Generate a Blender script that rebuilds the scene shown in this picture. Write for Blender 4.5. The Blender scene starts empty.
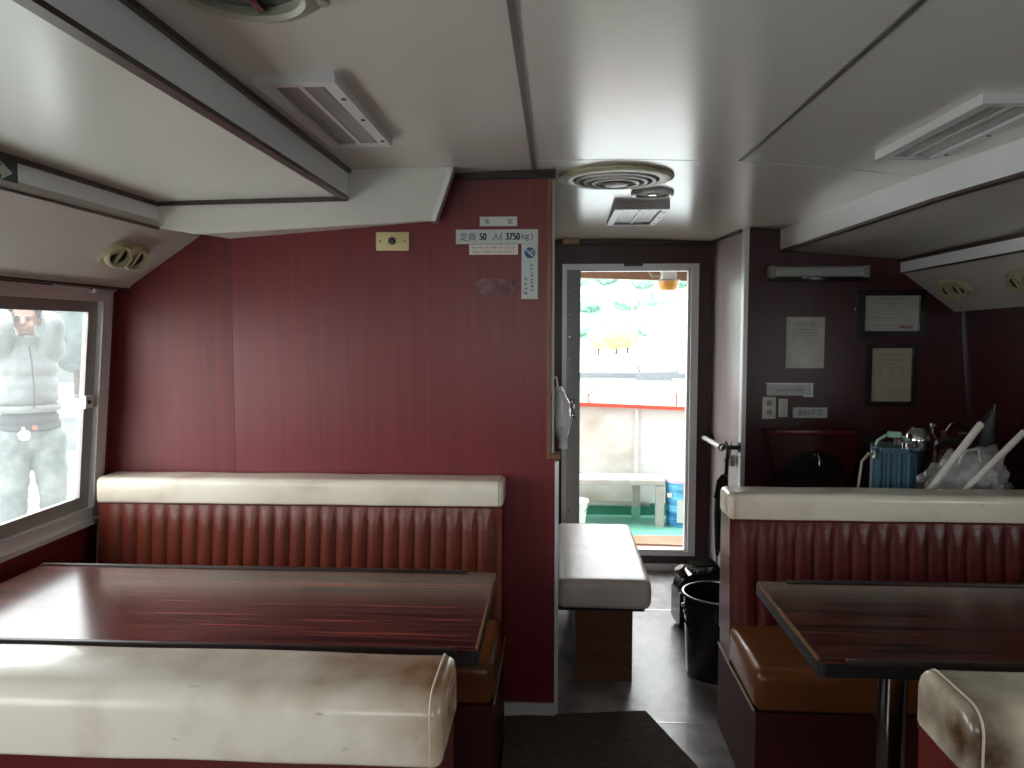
import bpy, bmesh, math, random
from mathutils import Vector, Matrix, noise
random.seed(7)
PI = math.pi
scn = bpy.context.scene
COL = scn.collection

# ------------------------------------------------------------------ materials
def lin(c):
    return tuple((v / 12.92 if v <= .04045 else ((v + .055) / 1.055) ** 2.4) for v in c)
def rgb(r, g, b):
    return lin((r / 255, g / 255, b / 255))
def newmat(name):
    m = bpy.data.materials.new(name); m.use_nodes = True
    nt = m.node_tree
    return m, nt, nt.nodes['Principled BSDF']
def mat(name, col, rough=.5, metal=0., spec=.5, var=None, coat=0., bump=None):
    """var=(colour2, scale(xyz), low, high, detail) blends a noise pattern; bump=(scale, strength)"""
    m, nt, b = newmat(name)
    b.inputs['Base Color'].default_value = (*col, 1)
    b.inputs['Roughness'].default_value = rough
    b.inputs['Metallic'].default_value = metal
    b.inputs['Specular IOR Level'].default_value = spec
    b.inputs['Coat Weight'].default_value = coat
    tc = nt.nodes.new('ShaderNodeTexCoord')
    if var:
        c2, sc, lo, hi, det = var
        mp = nt.nodes.new('ShaderNodeMapping'); mp.inputs['Scale'].default_value = sc
        nz = nt.nodes.new('ShaderNodeTexNoise'); nz.inputs['Scale'].default_value = 1; nz.inputs['Detail'].default_value = det
        rp = nt.nodes.new('ShaderNodeValToRGB')
        rp.color_ramp.elements[0].position = lo; rp.color_ramp.elements[0].color = (*col, 1)
        rp.color_ramp.elements[1].position = hi; rp.color_ramp.elements[1].color = (*c2, 1)
        nt.links.new(tc.outputs['Object'], mp.inputs[0]); nt.links.new(mp.outputs[0], nz.inputs[0])
        nt.links.new(nz.outputs[0], rp.inputs[0]); nt.links.new(rp.outputs[0], b.inputs['Base Color'])
    if bump:
        nz2 = nt.nodes.new('ShaderNodeTexNoise'); nz2.inputs['Scale'].default_value = bump[0]; nz2.inputs['Detail'].default_value = 4
        bp = nt.nodes.new('ShaderNodeBump'); bp.inputs['Strength'].default_value = bump[1]; bp.inputs['Distance'].default_value = .02
        nt.links.new(tc.outputs['Object'], nz2.inputs[0]); nt.links.new(nz2.outputs[0], bp.inputs['Height'])
        nt.links.new(bp.outputs[0], b.inputs['Normal'])
    return m
M = {}
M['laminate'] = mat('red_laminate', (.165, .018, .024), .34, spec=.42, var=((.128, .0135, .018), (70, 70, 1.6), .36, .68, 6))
M['laminate_shaded'] = mat('shaded_red_laminate', (.058, .009, .013), .3, spec=.5, var=((.042, .007, .010), (22, 22, .9), .35, .7, 5))  # shade away from the windows put into the colour, darker than the partition
M['corridor_lam'] = mat('sheen_laminate', (.42, .37, .37), .3, spec=.5, var=((.32, .26, .27), (9, 9, 1.2), .3, .8, 4))  # sheen on dark red laminate put into the colour as a pale tone
M['ceiling'] = mat('ceiling_paint', (.67, .655, .61), .22, spec=.5, var=((.61, .59, .54), (.9, .9, .9), .35, .75, 3))
M['panel'] = mat('panel_paint', (.68, .70, .65), .25, spec=.5, var=((.63, .64, .58), (1.1, 1.1, 1), .3, .8, 3))
M['slope'] = mat('slope_paint', (.56, .535, .49), .4, var=((.50, .47, .43), (1.6, 1.6, 1.6), .3, .8, 3))
M['fascia'] = mat('fascia_white', (.84, .86, .86), .3)
M['board'] = mat('board_white', (.72, .70, .65), .35)
M['trimdark'] = mat('dark_brown_trim', (.055, .032, .027), .4)
M['groove'] = mat('grey_joint', (.12, .12, .12), .35)
M['joint'] = mat('metal_joint', (.55, .55, .54), .3, metal=.4)
M['alu'] = mat('aluminium', (.70, .71, .71), .35, metal=.4)
M['alu_grey'] = mat('grey_sash', (.28, .27, .255), .4, metal=.35)
M['alu_door'] = mat('door_grey', (.40, .42, .42), .45, metal=.2, var=((.33, .35, .35), (4, 4, 4), .3, .7, 3))
M['whitemetal'] = mat('white_metal', (.66, .66, .66), .35)
M['chrome'] = mat('chrome', (.62, .62, .62), .12, metal=1)
M['steel'] = mat('steel_dark', (.25, .25, .25), .25, metal=1)
M['woodedge'] = mat('oak_edge', (.23, .105, .035), .45, var=((.12, .05, .02), (30, 30, 4), .35, .7, 4))
M['floor'] = mat('floor_vinyl', (.19, .172, .17), .31, spec=.5, var=((.50, .48, .47), (6, 4, 4), .42, .68, 6), bump=(10, .10))
M['rug'] = mat('rug_pile', (.14, .11, .092), .95, spec=.1, var=((.095, .073, .06), (40, 40, 40), .3, .7, 4), bump=(160, .5))
M['redvinyl'] = mat('red_vinyl', (.105, .016, .013), .28, spec=.5, var=((.075, .011, .010), (7, 7, 3), .3, .7, 4), bump=(60, .05))
M['redvinyl_base'] = mat('red_vinyl_base', (.095, .014, .014), .5, spec=.25, var=((.06, .011, .012), (6, 6, 6), .3, .7, 3))
M['brownvinyl'] = mat('brown_vinyl', (.20, .068, .018), .3, spec=.5, var=((.15, .045, .013), (5, 5, 5), .35, .75, 4), bump=(40, .06))
M['beigevinyl'] = mat('beige_vinyl', (.68, .63, .57), .36, var=((.60, .55, .49), (4, 4, 4), .35, .75, 3), bump=(30, .08))
M['piping'] = mat('cream_piping', (.52, .43, .32), .45)
M['ply'] = mat('plywood_base', (.17, .06, .022), .4, var=((.10, .032, .014), (3, 3, 18), .3, .7, 5))
M['black'] = mat('black_plastic', (.012, .012, .013), .35)
M['blackcloth'] = mat('black_cloth', (.012, .011, .013), .8)
M['gloss_black'] = mat('glossy_dark_enamel', (.018, .016, .015), .16)
M['jerry'] = mat('dark_green_enamel', (.014, .024, .016), .18)
M['cream'] = mat('cream_plastic', (.46, .42, .27), .4, var=((.38, .34, .21), (12, 12, 12), .3, .7, 2))
M['creamdark'] = mat('aged_cream_plastic', (.30, .285, .23), .4)
M['yellowplate'] = mat('yellowed_plate', (.62, .52, .27), .4)
M['whiteplastic'] = mat('white_plastic', (.62, .61, .58), .4)
M['paper'] = mat('paper_white', (.52, .55, .53), .5)
M['paperpink'] = mat('sticker_paper', (.72, .66, .60), .5)
M['certpaper'] = mat('certificate_paper', (.52, .53, .50), .35)
M['certcream'] = mat('cream_paper', (.50, .46, .34), .35)
M['ink'] = mat('black_ink', (.012, .012, .015), .6)
M['inkgrey'] = mat('grey_ink', (.14, .14, .15), .6)
M['inkblue'] = mat('blue_ink', (.03, .08, .20), .5)
M['inkred'] = mat('red_ink', (.30, .06, .06), .6)
M['diffuser'] = mat('ribbed_diffuser', (.33, .325, .31), .25, var=((.24, .235, .22), (60, 3, 3), .35, .7, 2))
M['lampcover'] = mat('lamp_cover', (.42, .44, .42), .25)
M['dark'] = mat('dark_interior', (.012, .011, .010), .6)
M['blueplastic'] = mat('blue_plastic', (.010, .062, .11), .4)
M['greenplastic'] = mat('pale_green_plastic', (.22, .36, .30), .4)
M['bag'] = mat('white_film', (.78, .80, .82), .3)
M['greybag'] = mat('grey_plastic_film', (.50, .49, .50), .3)
M['pole'] = mat('white_rod', (.66, .64, .58), .4)
M['arrowplate'] = mat('arrow_plate', (.035, .055, .05), .4)
M['arrowmark'] = mat('arrow_pale', (.55, .62, .50), .4)
M['deckgreen'] = mat('green_deck_paint', (.10, .33, .235), .5, var=((.17, .42, .32), (4, 4, 4), .3, .7, 3))
M['greenkerb'] = mat('dark_green_paint', (.02, .16, .10), .5)
M['deckorange'] = mat('rust_red_paint', (.42, .135, .065), .5, var=((.50, .20, .12), (5, 5, 5), .3, .7, 3))
M['bulwark'] = mat('white_hull_paint', (.62, .62, .59), .5, var=((.40, .345, .26), (2.2, 2.2, 3), .46, .72, 5))
M['redcap'] = mat('red_cap_paint', (.60, .075, .045), .5)
M['benchwhite'] = mat('worn_white_paint', (.40, .40, .37), .5, var=((.30, .285, .25), (9, 9, 9), .4, .75, 4))
M['bluelabel'] = mat('blue_drum', (.03, .16, .42), .3, var=((.16, .55, .75), (2, 2, 16), .42, .62, 2))
M['lavender'] = mat('lavender_lid', (.55, .48, .75), .4)
M['canopywood'] = mat('brown_beam', (.22, .11, .055), .6, var=((.30, .17, .10), (2, 14, 14), .3, .7, 4))
M['amber'] = mat('amber_glass', (.62, .30, .05), .25)
M['concrete'] = mat('concrete', (.66, .66, .64), .85, var=((.58, .58, .56), (.7, .7, .7), .3, .7, 5))
M['water'] = mat('harbour_water', (.28, .33, .33), .12, bump=(1.2, .15))
M['hillgreen'] = mat('hill_green', (.15, .27, .20), .9, var=((.28, .40, .27), (.35, .35, .35), .35, .65, 6))
M['leaf'] = mat('tree_green', (.20, .36, .27), .9, var=((.30, .46, .34), (1.2, 1.2, 1.2), .3, .7, 4))
M['leaf2'] = mat('tree_blue_green', (.15, .28, .25), .9, var=((.26, .40, .36), (1.2, 1.2, 1.2), .3, .7, 4))
M['leafyellow'] = mat('tree_yellow', (.50, .52, .16), .9, var=((.38, .45, .16), (1.2, 1.2, 1.2), .3, .7, 4))
M['leafdark'] = mat('pine_dark', (.035, .05, .05), .9, var=((.08, .10, .10), (3, 3, 3), .3, .7, 4))
M['bark'] = mat('bark', (.045, .036, .03), .9)
M['housewhite'] = mat('white_render', (.80, .80, .79), .7)
M['eave'] = mat('red_eave', (.50, .20, .16), .6)
M['shedgrey'] = mat('shed_grey', (.17, .185, .19), .6, var=((.14, .155, .16), (6, 1, 1), .4, .6, 2))
M['shedwall'] = mat('shed_wall', (.115, .122, .125), .7)
M['shedroof'] = mat('shed_roof', (.30, .33, .35), .6)
M['fencegrey'] = mat('block_wall', (.13, .14, .145), .8, var=((.09, .10, .105), (9, 9, 9), .3, .7, 4))
M['skin'] = mat('skin', (.21, .115, .08), .5)
M['hair'] = mat('black_hair', (.02, .017, .016), .6)
M['jacket'] = mat('pale_grey_cloth', (.135, .145, .146), .75, var=((.088, .097, .10), (7, 7, 3), .35, .7, 4), bump=(14, .35))
M['trousers'] = mat('grey_green_cloth', (.125, .148, .142), .8, var=((.07, .088, .088), (10, 10, 8), .42, .58, 4), bump=(16, .3))
M['navy'] = mat('dark_grey_cloth', (.022, .026, .03), .8)
M['lips'] = mat('lips', (.20, .075, .06), .5)

M['railblack'] = mat('rail_black_brown', (.016, .010, .009), .45)
def mat_table():
    m, nt, b = newmat('rosewood_laminate')
    b.inputs['Roughness'].default_value = .18; b.inputs['Specular IOR Level'].default_value = .38
    tc = nt.nodes.new('ShaderNodeTexCoord')
    mp = nt.nodes.new('ShaderNodeMapping'); mp.inputs['Scale'].default_value = (1.3, 34, 34)
    nz = nt.nodes.new('ShaderNodeTexNoise'); nz.inputs['Scale'].default_value = 1; nz.inputs['Detail'].default_value = 6
    nz.inputs['Distortion'].default_value = .4
    rp = nt.nodes.new('ShaderNodeValToRGB')
    e = rp.color_ramp.elements
    e[0].position = .36; e[0].color = (.012, .006, .006, 1)
    e[1].position = .5; e[1].color = (.11, .026, .021, 1)
    k = e.new(.57); k.color = (.018, .008, .008, 1)
    k = e.new(.66); k.color = (.17, .042, .032, 1)
    nt.links.new(tc.outputs['Object'], mp.inputs[0]); nt.links.new(mp.outputs[0], nz.inputs[0])
    nt.links.new(nz.outputs[0], rp.inputs[0]); nt.links.new(rp.outputs[0], b.inputs['Base Color'])
    return m
M['table'] = mat_table()

def mat_cap(name, amount, endx, reach, col=(.70, .64, .53), dirt=(.26, .13, .055), push=.28):
    """cream vinyl whose grime gathers towards the worn end at local x=endx"""
    m, nt, b = newmat(name)
    b.inputs['Roughness'].default_value = .27
    b.inputs['Coat Weight'].default_value = .2
    N = nt.nodes.new; L = nt.links.new
    tc = N('ShaderNodeTexCoord')
    n1 = N('ShaderNodeTexNoise'); n1.inputs['Scale'].default_value = 5.5; n1.inputs['Detail'].default_value = 6
    L(tc.outputs['Object'], n1.inputs[0])
    sx = N('ShaderNodeSeparateXYZ'); L(tc.outputs['Object'], sx.inputs[0])
    d = N('ShaderNodeMath'); d.operation = 'SUBTRACT'; L(sx.outputs[0], d.inputs[0]); d.inputs[1].default_value = endx
    a = N('ShaderNodeMath'); a.operation = 'ABSOLUTE'; L(d.outputs[0], a.inputs[0])
    mr = N('ShaderNodeMapRange'); L(a.outputs[0], mr.inputs[0])
    mr.inputs[1].default_value = 0; mr.inputs[2].default_value = reach; mr.inputs[3].default_value = push; mr.inputs[4].default_value = 0
    ad = N('ShaderNodeMath'); ad.operation = 'ADD'; L(n1.outputs[0], ad.inputs[0]); L(mr.outputs[0], ad.inputs[1])
    m2 = N('ShaderNodeMapRange'); L(ad.outputs[0], m2.inputs[0])
    m2.inputs[1].default_value = .47; m2.inputs[2].default_value = .95; m2.inputs[3].default_value = 0; m2.inputs[4].default_value = amount
    mx = N('ShaderNodeMix'); mx.data_type = 'RGBA'
    mx.inputs[6].default_value = (*col, 1); mx.inputs[7].default_value = (*dirt, 1)
    L(m2.outputs[0], mx.inputs[0])
    # small dark scuffs
    n2 = N('ShaderNodeTexNoise'); n2.inputs['Scale'].default_value = 34; n2.inputs['Detail'].default_value = 3
    mp = N('ShaderNodeMapping'); mp.inputs['Scale'].default_value = (.55, 1, 1.4); L(tc.outputs['Object'], mp.inputs[0]); L(mp.outputs[0], n2.inputs[0])
    m3 = N('ShaderNodeMapRange'); L(n2.outputs[0], m3.inputs[0])
    m3.inputs[1].default_value = .70; m3.inputs[2].default_value = .78; m3.inputs[4].default_value = .55
    mx2 = N('ShaderNodeMix'); mx2.data_type = 'RGBA'; L(m3.outputs[0], mx2.inputs[0]); L(mx.outputs[2], mx2.inputs[6]); mx2.inputs[7].default_value = (.10, .05, .03, 1)
    L(mx2.outputs[2], b.inputs['Base Color'])
    n3 = N('ShaderNodeTexNoise'); n3.inputs['Scale'].default_value = 9; n3.inputs['Detail'].default_value = 2
    L(tc.outputs['Object'], n3.inputs[0])
    bp = N('ShaderNodeBump'); bp.inputs['Strength'].default_value = .12; bp.inputs['Distance'].default_value = .02
    L(n3.outputs[0], bp.inputs['Height']); L(bp.outputs[0], b.inputs['Normal'])
    return m

def facing_fresnel(nt):
    lw = nt.nodes.new('ShaderNodeLayerWeight'); lw.inputs[0].default_value = .5
    pw = nt.nodes.new('ShaderNodeMath'); pw.operation = 'POWER'; pw.inputs[1].default_value = 5
    ml = nt.nodes.new('ShaderNodeMath'); ml.operation = 'MULTIPLY_ADD'; ml.inputs[1].default_value = .9; ml.inputs[2].default_value = .035
    nt.links.new(lw.outputs['Facing'], pw.inputs[0]); nt.links.new(pw.outputs[0], ml.inputs[0])
    return ml
def mat_glass(name, tint=(.97, .98, .97), gloss=.08):
    m = bpy.data.materials.new(name); m.use_nodes = True
    nt = m.node_tree; nt.nodes.clear()
    out = nt.nodes.new('ShaderNodeOutputMaterial'); mx = nt.nodes.new('ShaderNodeMixShader')
    tr = nt.nodes.new('ShaderNodeBsdfTransparent'); tr.inputs[0].default_value = (*tint, 1)
    gl = nt.nodes.new('ShaderNodeBsdfGlossy'); gl.inputs['Roughness'].default_value = .03
    fr = facing_fresnel(nt)
    nt.links.new(fr.outputs[0], mx.inputs[0]); nt.links.new(tr.outputs[0], mx.inputs[1]); nt.links.new(gl.outputs[0], mx.inputs[2])
    nt.links.new(mx.outputs[0], out.inputs[0])
    return m
M['glass'] = mat_glass('window_glass')
def mat_hazy():
    # hazy window glass: clear pane with a thin scattering film
    m = bpy.data.materials.new('hazy_film_glass'); m.use_nodes = True
    nt = m.node_tree; nt.nodes.clear(); N = nt.nodes.new
    out = N('ShaderNodeOutputMaterial'); mx = N('ShaderNodeMixShader'); mx2 = N('ShaderNodeMixShader')
    tr = N('ShaderNodeBsdfTransparent'); tr.inputs[0].default_value = (.97, .98, .975, 1)
    tl = N('ShaderNodeBsdfTranslucent'); tl.inputs[0].default_value = (.9, .95, .93, 1)
    gl = N('ShaderNodeBsdfGlossy'); gl.inputs['Roughness'].default_value = .03
    fr = facing_fresnel(nt)
    mx.inputs[0].default_value = .035
    nt.links.new(tr.outputs[0], mx.inputs[1]); nt.links.new(tl.outputs[0], mx.inputs[2])
    nt.links.new(fr.outputs[0], mx2.inputs[0]); nt.links.new(mx.outputs[0], mx2.inputs[1]); nt.links.new(gl.outputs[0], mx2.inputs[2])
    nt.links.new(mx2.outputs[0], out.inputs[0])
    return m
M['glass_hazy'] = mat_hazy()

# ------------------------------------------------------------------ mesh helpers
def BM(): return bmesh.new()
def hexa(bm, p):
    v = [bm.verts.new(q) for q in p]
    for f in ((0, 3, 2, 1), (4, 5, 6, 7), (0, 1, 5, 4), (1, 2, 6, 5), (2, 3, 7, 6), (3, 0, 4, 7)):
        bm.faces.new([v[i] for i in f])
    return v
def box(bm, x0, x1, y0, y1, z0, z1, bev=0, seg=2):
    if bev:
        t = bmesh.new()
        hexa(t, [(x0, y0, z0), (x1, y0, z0), (x1, y1, z0), (x0, y1, z0), (x0, y0, z1), (x1, y0, z1), (x1, y1, z1), (x0, y1, z1)])
        bmesh.ops.bevel(t, geom=t.edges[:], offset=bev, segments=seg, affect='EDGES', profile=.5)
        merge(bm, t)
    else:
        hexa(bm, [(x0, y0, z0), (x1, y0, z0), (x1, y1, z0), (x0, y1, z0), (x0, y0, z1), (x1, y0, z1), (x1, y1, z1), (x0, y1, z1)])
def merge(bm, t, mtx=None):
    if mtx is not None: bmesh.ops.transform(t, matrix=mtx, verts=t.verts[:])
    me = bpy.data.meshes.new('tmp'); t.to_mesh(me); t.free(); bm.from_mesh(me); bpy.data.meshes.remove(me)
def ring(bm, x0, x1, z0, z1, y0, y1, w, axis='y'):
    """rectangular frame whose bars butt without overlapping; w = (left, right, bottom, top)"""
    l, r, b, t = w
    for a in ((x0, x0 + l, z0, z1), (x1 - r, x1, z0, z1), (x0 + l, x1 - r, z0, z0 + b), (x0 + l, x1 - r, z1 - t, z1)):
        if axis == 'y': box(bm, a[0], a[1], y0, y1, a[2], a[3])
        else: box(bm, a[0], a[1], a[2], a[3], y0, y1)
def tube(bm, pts, rad, n=10, cap=True, closed=False):
    pts = [Vector(p) for p in pts]
    rads = rad if isinstance(rad, (list, tuple)) else [rad] * len(pts)
    rings = []; prev = None
    for i, p in enumerate(pts):
        if closed: d = pts[(i + 1) % len(pts)] - pts[i - 1]
        elif i == 0: d = pts[1] - p
        elif i == len(pts) - 1: d = p - pts[i - 1]
        else: d = (pts[i + 1] - p).normalized() + (p - pts[i - 1]).normalized()
        d.normalize()
        if prev is None:
            a = Vector((0, 0, 1)) if abs(d.z) < .9 else Vector((1, 0, 0))
            u = d.cross(a).normalized()
        else:
            u = (prev - d * prev.dot(d)).normalized()
        prev = u; w = d.cross(u)
        rings.append([bm.verts.new(p + (u * math.cos(2 * PI * k / n) + w * math.sin(2 * PI * k / n)) * rads[i]) for k in range(n)])
    m = len(rings)
    for i in range(m if closed else m - 1):
        a, b = rings[i], rings[(i + 1) % m]
        for k in range(n): bm.faces.new((a[k], a[(k + 1) % n], b[(k + 1) % n], b[k]))
    if cap and not closed:
        bm.faces.new(rings[0][::-1]); bm.faces.new(rings[-1])
def lathe(bm, prof, c=(0, 0, 0), n=32, mtx=None, capped=True):
    t = bmesh.new(); rings = []
    for r, z in prof:
        rings.append([t.verts.new((r * math.cos(2 * PI * k / n), r * math.sin(2 * PI * k / n), z)) for k in range(n)] if r > 1e-6 else [t.verts.new((0, 0, z))])
    for a, b in zip(rings, rings[1:]):
        for k in range(n):
            k2 = (k + 1) % n
            if len(a) == 1 and len(b) == 1: continue
            if len(a) == 1: t.faces.new((a[0], b[k2], b[k]))
            elif len(b) == 1: t.faces.new((a[k], a[k2], b[0]))
            else: t.faces.new((a[k], a[k2], b[k2], b[k]))
    if capped:
        if len(rings[0]) > 1: t.faces.new(rings[0][::-1])
        if len(rings[-1]) > 1: t.faces.new(rings[-1])
    merge(bm, t, Matrix.Translation(c) @ (mtx or Matrix()))
def ball(bm, c, r, sub=3, scale=(1, 1, 1), mtx=None):
    t = bmesh.new(); bmesh.ops.create_icosphere(t, subdivisions=sub, radius=r)
    merge(bm, t, Matrix.Translation(c) @ (mtx or Matrix()) @ Matrix.Diagonal((*scale, 1)))
def prism(bm, poly, axis, a0, a1):
    """poly of 2-D points extruded along axis: 'x' takes (y,z), 'y' takes (x,z), 'z' takes (x,y)"""
    def P(q, t):
        return {'x': (t, q[0], q[1]), 'y': (q[0], t, q[1]), 'z': (q[0], q[1], t)}[axis]
    A = [bm.verts.new(P(q, a0)) for q in poly]; B = [bm.verts.new(P(q, a1)) for q in poly]
    n = len(poly)
    bm.faces.new(A[::-1]); bm.faces.new(B)
    for i in range(n): bm.faces.new((A[i], A[(i + 1) % n], B[(i + 1) % n], B[i]))
def sweep_y(bm, p0, p1, y0, y1):
    """X-Z polygon p0 at y0 joined to p1 at y1"""
    A = [bm.verts.new((x, y0, z)) for x, z in p0]; B = [bm.verts.new((x, y1, z)) for x, z in p1]
    n = len(p0); bm.faces.new(A[::-1]); bm.faces.new(B)
    for i in range(n): bm.faces.new((A[i], A[(i + 1) % n], B[(i + 1) % n], B[i]))
def rrect(w0, w1, h0, h1, r, n=5):
    """closed rounded rectangle; r may be 4 radii for corners (w0,h0),(w1,h0),(w1,h1),(w0,h1)"""
    rr = r if isinstance(r, (list, tuple)) else [r] * 4
    out = []
    for (cx, cy, a0), q in zip(((w0, h0, PI), (w1, h0, 1.5 * PI), (w1, h1, 0), (w0, h1, .5 * PI)), rr):
        px = cx + q if cx == w0 else cx - q
        py = cy + q if cy == h0 else cy - q
        if q < 1e-5: out.append((cx, cy)); continue
        for k in range(n + 1):
            a = a0 + .5 * PI * k / n
            out.append((px + q * math.cos(a), py + q * math.sin(a)))
    return out
def softbox(bm, x0, x1, d0, d1, z0, z1, r, er=.02, step=.03, amp=.0, seed=0, flip=False):
    """upholstered bar along x: rounded profile in (d,z), rounded ends; local y = d (or -d if flip)"""
    prof = rrect(d0, d1, z0, z1, r)
    dense = []
    for i, p in enumerate(prof):
        q = prof[(i + 1) % len(prof)]
        L = math.hypot(q[0] - p[0], q[1] - p[1]); k = max(1, int(L / .03))
        for j in range(k): dense.append((p[0] + (q[0] - p[0]) * j / k, p[1] + (q[1] - p[1]) * j / k))
    prof = dense
    cx, cz = (d0 + d1) / 2, (z0 + z1) / 2
    xs = [(x0 + er * (1 - math.cos(a)), er * (1 - math.sin(a))) for a in (0, PI / 8, PI / 4, 3 * PI / 8)]
    n = max(2, int((x1 - x0 - 2 * er) / step))
    xs += [(x0 + er + (x1 - x0 - 2 * er) * i / n, 0) for i in range(n + 1)]
    xs += [(x1 - er * (1 - math.cos(a)), er * (1 - math.sin(a))) for a in (3 * PI / 8, PI / 4, PI / 8, 0)]
    rings = []
    hw, hz = (d1 - d0) / 2, (z1 - z0) / 2
    for x, ins in xs:
        ring = []
        for d, z in prof:
            dd = cx + (d - cx) * (hw - ins) / hw; zz = cz + (z - cz) * (hz - ins) / hz
            if amp:
                nv = noise.noise(Vector((x * 5 + seed, dd * 9, zz * 9))) * amp
                k = math.hypot(dd - cx, zz - cz) or 1
                dd += (dd - cx) / k * nv; zz += (zz - cz) / k * nv
            ring.append(bm.verts.new((x, -dd if flip else dd, zz)))
        rings.append(ring)
    m = len(prof)
    for a, b in zip(rings, rings[1:]):
        for k in range(m): bm.faces.new((a[k], a[(k + 1) % m], b[(k + 1) % m], b[k]))
    bm.faces.new(rings[0][::-1]); bm.faces.new(rings[-1])
def finish(bm, name, m, smooth=True, angle=.6):
    bmesh.ops.recalc_face_normals(bm, faces=bm.faces[:])
    me = bpy.data.meshes.new(name); bm.to_mesh(me); bm.free()
    if m: me.materials.append(m)
    if smooth:
        me.polygons.foreach_set('use_smooth', [True] * len(me.polygons))
        try: me.set_sharp_from_angle(angle=angle)
        except Exception: pass
    return me
def link(name, me, parent=None, loc=None):
    o = bpy.data.objects.new(name, me); COL.objects.link(o)
    if parent: o.parent = parent
    if loc: o.location = loc
    return o
def part(name, bm, m, parent, label=None, smooth=True, angle=.6):
    o = link(name, finish(bm, name, m, smooth, angle), parent)
    if label: o['label'] = label
    return o
def tag(o, label, cat, group=None, kind=None):
    o['label'] = label; o['category'] = cat
    if group: o['group'] = group
    if kind: o['kind'] = kind
    return o
def thing(name, label, cat, loc=(0, 0, 0), rz=0, group=None):
    o = link(name, None); o.location = loc; o.rotation_euler = (0, 0, rz)
    return tag(o, label, cat, group)
def solo(name, bm, m, label, cat, loc=(0, 0, 0), rz=0, group=None, smooth=True, kind=None):
    o = link(name, finish(bm, name, m, smooth)); o.location = loc; o.rotation_euler = (0, 0, rz)
    return tag(o, label, cat, group, kind)
def struct(name, bm, m, label=None, parent=None, smooth=False, cat=None):
    o = link(name, finish(bm, name, m, smooth), parent)
    if not parent: o['kind'] = 'structure'
    if label: o['label'] = label
    if cat: o['category'] = cat
    return o
def sroot(name, label, cat):
    o = link(name, None); o['kind'] = 'structure'; o['label'] = label; o['category'] = cat
    return o
def copy_thing(src, label, loc=None, rz=None):
    r = src.copy(); COL.objects.link(r); r['label'] = label
    if loc: r.location = loc
    if rz is not None: r.rotation_euler = (0, 0, rz)
    for ch in list(src.children):
        c = ch.copy(); COL.objects.link(c); c.parent = r
        for g in list(ch.children):
            d = g.copy(); COL.objects.link(d); d.parent = c
    return r

# text as thin lettering meshes standing on a plane that faces -Y
def glyphs(s):
    cu = bpy.data.curves.new('lettering', 'FONT'); cu.body = s; cu.size = 1; cu.extrude = 0
    ob = bpy.data.objects.new('lettering', cu); COL.objects.link(ob)
    bpy.context.view_layer.update()
    dg = bpy.context.evaluated_depsgraph_get()
    me = bpy.data.meshes.new_from_object(ob.evaluated_get(dg))
    bpy.data.objects.remove(ob)
    return me
def text_into(bm, s, x0, x1, z0, z1, y):
    me = glyphs(s)
    if not me.vertices: return
    xs = [v.co.x for v in me.vertices]; ys = [v.co.y for v in me.vertices]
    ax, bx, ay, by = min(xs), max(xs), min(ys), max(ys)
    for v in me.vertices:
        px = x0 + (v.co.x - ax) / max(bx - ax, 1e-6) * (x1 - x0); pz = z0 + (v.co.y - ay) / max(by - ay, 1e-6) * (z1 - z0)
        v.co = (px, y, pz)
    bm.from_mesh(me); bpy.data.meshes.remove(me)
def strokes(bm, x0, x1, z0, z1, y, n, rnd, vertical=False):
    """a row of small written characters too small to read: bars only"""
    for i in range(n):
        if vertical:
            h = (z1 - z0) / n; a0, a1, c0, c1 = x0, x1, z0 + h * i + h * .12, z0 + h * (i + 1) - h * .12
        else:
            w = (x1 - x0) / n; a0, a1, c0, c1 = x0 + w * i + w * .12, x0 + w * (i + 1) - w * .12, z0, z1
        t = min(a1 - a0, c1 - c0) * .17
        for k in range(rnd.randint(2, 3)):
            zz = c0 + (c1 - c0) * (.1 + .8 * rnd.random())
            q = a0 + (a1 - a0) * .3 * rnd.random()
            quad(bm, q, a1 - (a1 - a0) * .2 * rnd.random(), zz - t / 2, zz + t / 2, y)
        for k in range(rnd.randint(1, 2)):
            xx = a0 + (a1 - a0) * (.1 + .8 * rnd.random())
            quad(bm, xx - t / 2, xx + t / 2, c0 + (c1 - c0) * .25 * rnd.random(), c1, y)
def quad(bm, x0, x1, z0, z1, y):
    bm.faces.new([bm.verts.new(p) for p in ((x0, y, z0), (x1, y, z0), (x1, y, z1), (x0, y, z1))])

# ------------------------------------------------------------------ layout constants (metres; x right, y into the cabin, z up)
YP = 2.81          # partition face
YD = 4.60          # far wall with the doorway
YS = 4.05          # wall behind the wash basin
YB = -2.3          # wall behind the viewer
CX = .225
def zc(x, y):      # cambered ceiling
    return 2.0 - .033 * ((x - CX) / .93) ** 2 - .024 * max(0, y - 2.7)
def taper(y): return .085 * (4.05 - max(y, 1.0))
def fL(y, z): return -1.62 - .09 * (1.57 - z)
def fR(y, z): return 2.03 + taper(y) + .09 * (1.52 - z)
def wbox(bm, f, s, y0, y1, z0, z1, t0, t1):
    """box lying on the leaning side wall f; t counts outwards (s=-1 left, +1 right)"""
    q = lambda y, z, t: (f(y, z) + s * t, y, z)
    hexa(bm, [q(y0, z0, t0), q(y0, z0, t1), q(y1, z0, t1), q(y1, z0, t0), q(y0, z1, t0), q(y0, z1, t1), q(y1, z1, t1), q(y1, z1, t0)])

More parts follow.
